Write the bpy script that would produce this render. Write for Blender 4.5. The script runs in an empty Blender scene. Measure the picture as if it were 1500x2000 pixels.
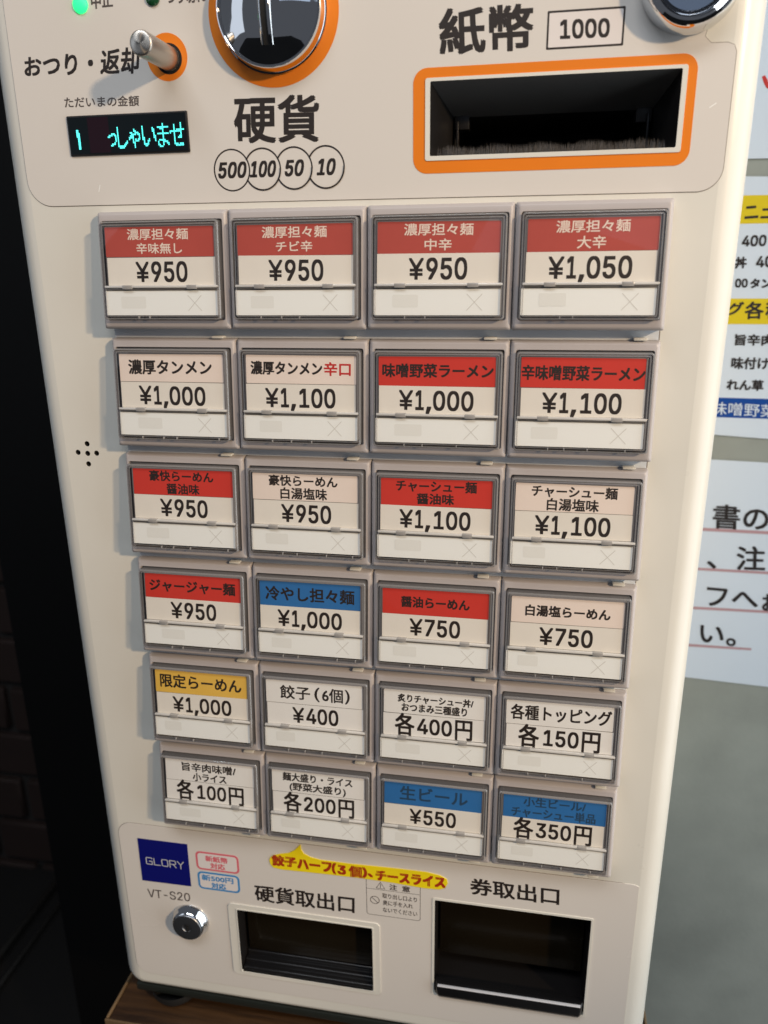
import bpy, bmesh, math, random, json
from mathutils import Matrix, Vector
random.seed(7)
S = 0.001                      # everything below is written in millimetres
scene = bpy.context.scene
col = scene.collection

# ------------------------------------------------------------------ camera
cd = bpy.data.cameras.new('camera'); cam = bpy.data.objects.new('camera', cd); col.objects.link(cam)
R = [[0.983924, 0.178241, -0.011129], [0.044036, -0.302536, -0.95212], [-0.173074, 0.936324, -0.305522]]
CL = [155.705, -279.702, -19.11]
cam.matrix_world = Matrix(((R[0][0], -R[1][0], -R[2][0], CL[0]*S), (R[0][1], -R[1][1], -R[2][1], CL[1]*S),
                           (R[0][2], -R[1][2], -R[2][2], CL[2]*S), (0, 0, 0, 1)))
cd.sensor_fit = 'VERTICAL'; cd.sensor_height = 36; cd.lens = 1507.49/2000*36
cd.clip_start = 0.01; cd.clip_end = 50
cd.dof.use_dof = True; cd.dof.focus_distance = 0.292; cd.dof.aperture_fstop = 13.0
scene.camera = cam

# ------------------------------------------------------------------ light
world = bpy.data.worlds.new('World'); scene.world = world; world.use_nodes = True
bg = world.node_tree.nodes['Background']
bg.inputs[0].default_value = (0.80, 0.86, 1.0, 1); bg.inputs[1].default_value = 0.10

def aim(o, p, t):
    o.location = [c*S for c in p]
    d = (Vector(t)-Vector(p)).normalized()
    o.rotation_euler = d.to_track_quat('-Z', 'Y').to_euler()
def lamp(name, kind, p, t, energy, colr, **kw):
    l = bpy.data.lights.new(name, kind); l.energy = energy; l.color = colr
    for k, v in kw.items(): setattr(l, k, v)
    o = bpy.data.objects.new(name, l); col.objects.link(o); aim(o, p, t); return o
key = lamp('warm_spot_lamp', 'SPOT', (1280, -960, 500), (0, 0, -125), 70, (1, .72, .44),
           shadow_soft_size=0.045, spot_size=math.radians(27), spot_blend=0.8)
lamp('cool_side_fill', 'AREA', (1000, -110, -120), (200, 80, -200), 8.2, (.86, .94, 1.0), shape='RECTANGLE', size=0.8, size_y=1.5)  # unseen area light added for the cool light from the right
lamp('cool_overhead_fill', 'AREA', (60, -700, 900), (160, 60, -190), 6.6, (.92, .95, 1.0), shape='RECTANGLE', size=1.0, size_y=0.3)  # added overhead fill that lifts the shadows, no real fixture
for n_, p_, e_, c_, s_ in (('warm_glint_lamp', (260, -700, 1150), .35, (1, .8, .55), .05), ('warm_glint_lamp', (420, -900, 1300), .35, (1, .8, .55), .05), ('cool_glint_lamp', (-350, -500, 1000), .3, (.8, .9, 1), .05)):  # small unseen lamps added for points of reflection in the chrome
    lamp(n_, 'AREA', p_, (80, 0, 20), e_, c_, shape='DISK', size=s_)
lamp('left_reflection_light', 'AREA', (-900, -700, 250), (60, 0, 0), .7, (.8, .88, 1), shape='RECTANGLE', size=.35, size_y=.8)  # added area light, there for the chrome to reflect
lamp('front_reflection_light', 'AREA', (500, -1400, 700), (80, 0, 0), .7, (.55, .68, .9), shape='RECTANGLE', size=.9, size_y=.35)  # added bluish panel behind the camera for the chrome reflections
scene.view_settings.view_transform = 'Standard'; scene.view_settings.look = 'None'
scene.view_settings.exposure = 0.0; scene.view_settings.gamma = 1.0
scene.cycles.max_bounces = 8; scene.cycles.transparent_max_bounces = 16; scene.cycles.caustics_refractive = False

# ------------------------------------------------------------------ materials
def nt(name):
    m = bpy.data.materials.new(name); m.use_nodes = True
    return m, m.node_tree, m.node_tree.nodes['Principled BSDF']
def mat(name, c, rough=.5, metal=0, bump=0, bscale=800, var=0, vscale=30, coat=0, spec=.5, aniso=0, stains=0, stain_c=(.3,.25,.2), rvar=0):
    m, t, p = nt(name); L = t.links
    p.inputs['Roughness'].default_value = rough; p.inputs['Metallic'].default_value = metal
    p.inputs['Specular IOR Level'].default_value = spec
    if coat: p.inputs['Coat Weight'].default_value = coat; p.inputs['Coat Roughness'].default_value = .08
    if aniso: p.inputs['Anisotropic'].default_value = aniso
    tc = t.nodes.new('ShaderNodeTexCoord'); src = None
    base = t.nodes.new('ShaderNodeRGB'); base.outputs[0].default_value = (*c, 1); src = base.outputs[0]
    if var:
        n = t.nodes.new('ShaderNodeTexNoise'); n.inputs['Scale'].default_value = vscale; n.inputs['Detail'].default_value = 5
        L.new(tc.outputs['Object'], n.inputs['Vector'])
        mr = t.nodes.new('ShaderNodeMapRange'); mr.inputs['From Min'].default_value = .1; mr.inputs['From Max'].default_value = .9
        mr.inputs['To Min'].default_value = 1-var; mr.inputs['To Max'].default_value = 1+var
        L.new(n.outputs['Fac'], mr.inputs['Value'])
        mx = t.nodes.new('ShaderNodeVectorMath'); mx.operation = 'SCALE'
        L.new(src, mx.inputs[0]); L.new(mr.outputs['Result'], mx.inputs['Scale']); src = mx.outputs[0]
    if stains:
        n = t.nodes.new('ShaderNodeTexNoise'); n.inputs['Scale'].default_value = 260; n.inputs['Detail'].default_value = 8; n.inputs['Roughness'].default_value = .7
        L.new(tc.outputs['Object'], n.inputs['Vector'])
        mr = t.nodes.new('ShaderNodeMapRange'); mr.inputs['From Min'].default_value = .68; mr.inputs['From Max'].default_value = .80
        mr.inputs['To Min'].default_value = 0; mr.inputs['To Max'].default_value = stains
        L.new(n.outputs['Fac'], mr.inputs['Value'])
        mx = t.nodes.new('ShaderNodeMix'); mx.data_type = 'RGBA'
        L.new(mr.outputs['Result'], mx.inputs['Factor']); L.new(src, mx.inputs[6]); mx.inputs[7].default_value = (*stain_c, 1); src = mx.outputs[2]
    L.new(src, p.inputs['Base Color'])
    if rvar:
        n = t.nodes.new('ShaderNodeTexNoise'); n.inputs['Scale'].default_value = 25; n.inputs['Detail'].default_value = 7
        L.new(tc.outputs['Object'], n.inputs['Vector'])
        mr = t.nodes.new('ShaderNodeMapRange'); mr.inputs['From Min'].default_value = .1; mr.inputs['From Max'].default_value = .9
        mr.inputs['To Min'].default_value = rough-rvar; mr.inputs['To Max'].default_value = rough+rvar
        L.new(n.outputs['Fac'], mr.inputs['Value']); L.new(mr.outputs['Result'], p.inputs['Roughness'])
    if bump:
        n = t.nodes.new('ShaderNodeTexNoise'); n.inputs['Scale'].default_value = bscale; n.inputs['Detail'].default_value = 3
        L.new(tc.outputs['Object'], n.inputs['Vector'])
        b = t.nodes.new('ShaderNodeBump'); b.inputs['Strength'].default_value = bump; b.inputs['Distance'].default_value = .0002
        L.new(n.outputs['Fac'], b.inputs['Height']); L.new(b.outputs['Normal'], p.inputs['Normal'])
    return m
def emit(name, c, s):
    m, t, p = nt(name); p.inputs['Base Color'].default_value = (*c, 1)
    p.inputs['Emission Color'].default_value = (*c, 1); p.inputs['Emission Strength'].default_value = s; return m
def clear(name, tint, rough=.04, ior=1.45, haze=0):
    m = bpy.data.materials.new(name); m.use_nodes = True; t = m.node_tree; t.nodes.clear()
    o = t.nodes.new('ShaderNodeOutputMaterial'); mx = t.nodes.new('ShaderNodeMixShader')
    tr = t.nodes.new('ShaderNodeBsdfTransparent'); tr.inputs[0].default_value = (*tint, 1)
    g = t.nodes.new('ShaderNodeBsdfGlossy'); g.inputs['Roughness'].default_value = rough
    # Schlick reflectance, the same on both sides of the thin sheet
    ge = t.nodes.new('ShaderNodeNewGeometry'); dt = t.nodes.new('ShaderNodeVectorMath'); dt.operation = 'DOT_PRODUCT'
    t.links.new(ge.outputs['Normal'], dt.inputs[0]); t.links.new(ge.outputs['Incoming'], dt.inputs[1]); v = dt.outputs['Value']
    f0 = ((ior-1)/(ior+1))**2
    for op, b in (('ABSOLUTE', None), ('SUBTRACT', 'r'), ('POWER', 5.0), ('MULTIPLY', 1-f0), ('ADD', f0)):
        a = t.nodes.new('ShaderNodeMath'); a.operation = op
        if b == 'r': a.inputs[0].default_value = 1.0; t.links.new(v, a.inputs[1])
        else:
            t.links.new(v, a.inputs[0])
            if b is not None: a.inputs[1].default_value = b
        v = a.outputs[0]
    t.links.new(v, mx.inputs[0]); t.links.new(tr.outputs[0], mx.inputs[1]); t.links.new(g.outputs[0], mx.inputs[2])
    out = mx.outputs[0]
    if haze:                                   # scuffed, slightly milky edges
        df = t.nodes.new('ShaderNodeBsdfDiffuse'); df.inputs[0].default_value = (.6, .59, .58, 1)
        m2 = t.nodes.new('ShaderNodeMixShader'); m2.inputs[0].default_value = haze
        t.links.new(out, m2.inputs[1]); t.links.new(df.outputs[0], m2.inputs[2]); out = m2.outputs[0]
    t.links.new(out, o.inputs[0]); return m

M = dict(
 body=mat('cream_plastic', (.745,.735,.67), .30, bump=.12, bscale=2500, var=.09, vscale=13, stains=.10, stain_c=(.45,.38,.3), rvar=.06),
 sheet=mat('overlay_sheet', (.72,.69,.645), .25, bump=.05, bscale=1500, var=.015, vscale=12, rvar=.05, stains=.05, stain_c=(.45,.4,.35)),
 edge=mat('sheet_edge', (.20,.17,.15), .5),
 bezel=mat('button_housing_plastic', (.46,.43,.425), .42, bump=.12, bscale=3000, var=.03, vscale=60, stains=.15, stain_c=(.3,.25,.22)),
 strip=mat('base_strip_plastic', (.66,.71,.76), .45, bump=.1, var=.04, vscale=50, stains=.2, stain_c=(.3,.27,.24)),
 black=mat('black_plastic', (.012,.011,.011), .35, bump=.1),
 well=mat('dark_well', (.30,.285,.285), .4),
 holder=mat('dark_card_holder', (.20,.19,.19), .35),
 dgrey=mat('dark_grey_plastic', (.055,.053,.05), .42, bump=.1, var=.15, vscale=60),
 roof=mat('slot_roof_plastic', (.11,.107,.103), .5, bump=.1, var=.1, vscale=60),
 tray=mat('glossy_black_plastic', (.010,.010,.011), .22, bump=.05),
 smoke=mat('smoked_flap', (.012,.009,.005), .18, spec=.18, rvar=.04),
 void=mat('black_interior', (.004,.004,.004), .8),
 white=mat('white_plastic', (.78,.77,.73), .35, var=.02),
 cream=mat('cream_card', (.80,.765,.69), .45, var=.03, vscale=90),
 pink=mat('pale_pink_card', (.84,.73,.65), .45, var=.03, vscale=90),
 white_card=mat('white_card', (.83,.82,.785), .45, var=.03, vscale=90),
 redm=mat('glare_red_card', (.46,.075,.055), .45, var=.08, vscale=70),  # top-row red, muted by cover glare put into the colour
 red=mat('red_card', (.62,.045,.03), .42, var=.05, vscale=70),
 blue=mat('blue_card', (.03,.16,.42), .45, var=.06, vscale=70),
 yellow=mat('yellow_card', (.80,.50,.09), .45, var=.05, vscale=70),
 lower=mat('lower_card', (.88,.90,.87), .4, var=.015),
 ghost=mat('lamp_window_mark', (.81,.82,.78), .4),
 ghostx=mat('lamp_cross_mark', (.66,.655,.61), .5),
 ink=mat('black_ink', (.022,.016,.014), .5),
 inkb=mat('brown_black_ink', (.022,.015,.012), .5),
 inkfade=mat('grey_ink', (.09,.075,.07), .5),
 inkblue=mat('ink_on_blue', (.022,.06,.12), .5),
 inkred=mat('red_ink', (.55,.03,.025), .5),
 cinklt=mat('cream_ink', (.84,.70,.60), .5),
 orange=mat('orange_print', (.82,.22,.012), .35, var=.03, vscale=60),
 chrome=mat('chrome', (.78,.79,.80), .045, 1, rvar=.02),
 dchrome=mat('dark_metal', (.20,.22,.25), .13, 1),
 steel=mat('satin_steel', (.50,.46,.41), .38, 1, rvar=.05),
 logo=mat('logo_blue', (.006,.008,.16), .22),
 silver=mat('silver_ink', (.62,.63,.66), .4),
 stkw=mat('sticker_white', (.78,.74,.72), .4),
 stkp=mat('sticker_pink', (.72,.16,.20), .4),
 stkb=mat('sticker_blue', (.05,.26,.58), .4),
 stky=mat('sticker_yellow', (.95,.76,.01), .4, var=.04, vscale=60),
 stkr=mat('sticker_red_ink', (.42,.035,.006), .5),
 screen=mat('display_glass', (.006,.010,.013), .10),
 screen2=mat('display_glass_dim', (.018,.008,.014), .10),
 cyan=emit('display_text_glow', (.10,.95,.90), 1.1),
 green=emit('lit_green_led', (.02,.95,.20), 1.6),
 dgreen=mat('unlit_green_led', (.01,.07,.025), .2, coat=1),
 clear=clear('clear_acrylic', (.99,.99,.99)),
 coverrim=clear('clear_acrylic_bevel', (.86,.85,.86), .12, 2.2, .30),
 clearside=clear('clear_acrylic_edge', (.42,.41,.42), .06, 1.5, .12),
 hinge_shade=mat('hinge_shadow_grey', (.16,.155,.15), .3, spec=.8),  # dark grey for the painted shadow line below the hinge rod
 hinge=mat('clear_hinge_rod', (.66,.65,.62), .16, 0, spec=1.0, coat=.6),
 clip=mat('hinge_clip', (.36,.35,.335), .22, 0, spec=1.0, coat=.5),
 rib2=mat('scratch_white', (.9,.9,.88), .3),
 rib=mat('bright_acrylic_rib', (.30,.29,.28), .12, 0, spec=1.0, coat=.8),
 rubber=mat('rubber', (.008,.008,.008), .7),
 basep=mat('dark_green_base', (.016,.02,.017), .4),
 bristle=mat('bristle', (.06,.052,.045), .6),
 wall=mat('painted_concrete', (.345,.355,.305), .7, bump=.6, bscale=300, var=.28, vscale=18, stains=.55, stain_c=(.13,.11,.08)),
 paper=mat('laminated_paper', (.74,.80,.86), .22, var=.02, vscale=20, rvar=.06),
 pyel=mat('poster_yellow', (.80,.60,.02), .3, var=.03),
 pblue=mat('poster_blue', (.01,.07,.32), .3, var=.04),
 pred=mat('poster_red', (.62,.04,.03), .4),
 pline=mat('underline_red', (.52,.30,.31), .5),
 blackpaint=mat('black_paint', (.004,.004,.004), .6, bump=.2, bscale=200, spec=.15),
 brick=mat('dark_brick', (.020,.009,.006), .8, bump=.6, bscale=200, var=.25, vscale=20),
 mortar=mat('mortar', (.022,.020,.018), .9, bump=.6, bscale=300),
 floor=mat('dark_floor', (.008,.0075,.007), .6, bump=.4, bscale=80, var=.2, vscale=8),
 track=mat('dull_metal_track', (.25,.25,.23), .35, 1),
)
# worn varnished wood
def wood():
    m, t, p = nt('worn_wood'); L = t.links
    tc = t.nodes.new('ShaderNodeTexCoord'); mp = t.nodes.new('ShaderNodeMapping'); mp.inputs['Scale'].default_value = (6, 90, 90)
    n = t.nodes.new('ShaderNodeTexNoise'); n.inputs['Scale'].default_value = 2.2; n.inputs['Detail'].default_value = 9; n.inputs['Roughness'].default_value = .65
    r = t.nodes.new('ShaderNodeValToRGB'); e = r.color_ramp.elements
    e[0].position = .3; e[0].color = (.012,.006,.003,1); e[1].position = .72; e[1].color = (.09,.045,.018,1)
    x = e.new(.5); x.color = (.05,.024,.009,1)
    L.new(tc.outputs['Object'], mp.inputs[0]); L.new(mp.outputs[0], n.inputs['Vector']); L.new(n.outputs['Fac'], r.inputs[0]); L.new(r.outputs[0], p.inputs['Base Color'])
    b = t.nodes.new('ShaderNodeBump'); b.inputs['Strength'].default_value = .5; b.inputs['Distance'].default_value = .0006
    L.new(n.outputs['Fac'], b.inputs['Height']); L.new(b.outputs[0], p.inputs['Normal']); p.inputs['Roughness'].default_value = .38
    return m
M['wood'] = wood(); M['woodedge'] = mat('worn_wood_edge', (.17,.11,.055), .5, var=.35, vscale=120)
# brushed end face: concentric rings
def brushed_disc():
    m, t, p = nt('brushed_end'); p.inputs['Metallic'].default_value = 1; p.inputs['Base Color'].default_value = (.6,.56,.5,1)
    p.inputs['Roughness'].default_value = .3; p.inputs['Anisotropic'].default_value = .9
    tg = t.nodes.new('ShaderNodeTangent'); tg.direction_type = 'RADIAL'; tg.axis = 'Y'
    t.links.new(tg.outputs[0], p.inputs['Tangent']); return m
M['brushed'] = brushed_disc()

# ------------------------------------------------------------------ helpers
def link(name, me, m=None, parent=None):
    o = bpy.data.objects.new(name, me); col.objects.link(o)
    if m is not None:
        for k in (m if isinstance(m, (list, tuple)) else [m]): me.materials.append(M[k])
    if parent is not None: o.parent = parent
    return o
def tag(o, label, cat=None, group=None, kind=None):
    if label: o['label'] = label
    if cat: o['category'] = cat
    if group: o['group'] = group
    if kind: o['kind'] = kind
    return o
def mesh(name, v, f, smooth=False, fm=None):
    me = bpy.data.meshes.new(name); me.from_pydata([(a*S, b*S, c*S) for a, b, c in v], [], f); me.validate(); 
    bm = bmesh.new(); bm.from_mesh(me); bmesh.ops.recalc_face_normals(bm, faces=bm.faces); bm.to_mesh(me); bm.free()
    if smooth: me.polygons.foreach_set('use_smooth', [True]*len(me.polygons))
    if fm:
        for p in me.polygons: p.material_index = fm(p)
    me.update(); return me
def smooth_angle(me, ang=35):
    me.polygons.foreach_set('use_smooth', [True]*len(me.polygons))
    me.set_sharp_from_angle(angle=math.radians(ang)); return me
def box(name, x0, x1, y0, y1, z0, z1, b=0, seg=2):
    bm = bmesh.new(); bmesh.ops.create_cube(bm, size=1)
    for v in bm.verts:
        v.co = ((x0+x1)/2+v.co.x*abs(x1-x0), (y0+y1)/2+v.co.y*abs(y1-y0), (z0+z1)/2+v.co.z*abs(z1-z0))
    if b: bmesh.ops.bevel(bm, geom=bm.edges[:], offset=b, segments=seg, affect='EDGES', profile=.5)
    for v in bm.verts: v.co *= S
    me = bpy.data.meshes.new(name); bm.to_mesh(me); bm.free()
    if b: smooth_angle(me, 40)
    return me
def rrect(x0, x1, z0, z1, r, n=5):
    x0, x1 = sorted((x0, x1)); z0, z1 = sorted((z0, z1)); o = []
    for cx, cz, a in ((x1-r, z1-r, 0), (x0+r, z1-r, 90), (x0+r, z0+r, 180), (x1-r, z0+r, 270)):
        for i in range(n+1):
            t = math.radians(a+90*i/n); o.append((cx+r*math.cos(t), cz+r*math.sin(t)))
    return o
def circ(cx, cz, r, n=48): return [(cx+r*math.cos(2*math.pi*i/n), cz+r*math.sin(2*math.pi*i/n)) for i in range(n)]
def _curve_mesh(c, name):
    o = bpy.data.objects.new('tmp', c); col.objects.link(o)
    dg = bpy.context.evaluated_depsgraph_get(); me = bpy.data.meshes.new_from_object(o.evaluated_get(dg))
    bpy.data.objects.remove(o); me.name = name; return me
def plate(name, outline, holes=(), yf=0, t=1.0, warp=None):
    c = bpy.data.curves.new(name, 'CURVE'); c.dimensions = '2D'; c.fill_mode = 'BOTH'; c.extrude = t/2
    for lp in [outline]+list(holes):
        s = c.splines.new('POLY'); s.points.add(len(lp)-1); s.use_cyclic_u = True
        for p, (a, b) in zip(s.points, lp): p.co = (a, b, 0, 1)
    me = _curve_mesh(c, name); bpy.data.curves.remove(c)
    for v in me.vertices:
        x, y, z = v.co; q = (x, yf+t/2-z, y)
        if warp: q = warp(*q)
        v.co = [k*S for k in q]
    me.update(); return me
def lathe(name, prof, c, n=48, closed=True):
    """prof: list of (radius, y); axis along y through c=(x,z)"""
    v = []; f = []
    for r, y in prof:
        for i in range(n):
            a = 2*math.pi*i/n; v.append((c[0]+r*math.cos(a), y, c[1]+r*math.sin(a)))
    for k in range(len(prof)-1):
        for i in range(n):
            j = (i+1) % n; f.append((k*n+i, k*n+j, (k+1)*n+j, (k+1)*n+i))
    if closed: f.append(tuple(range((len(prof)-1)*n, len(prof)*n)))
    return smooth_angle(mesh(name, v, f), 38)
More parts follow.
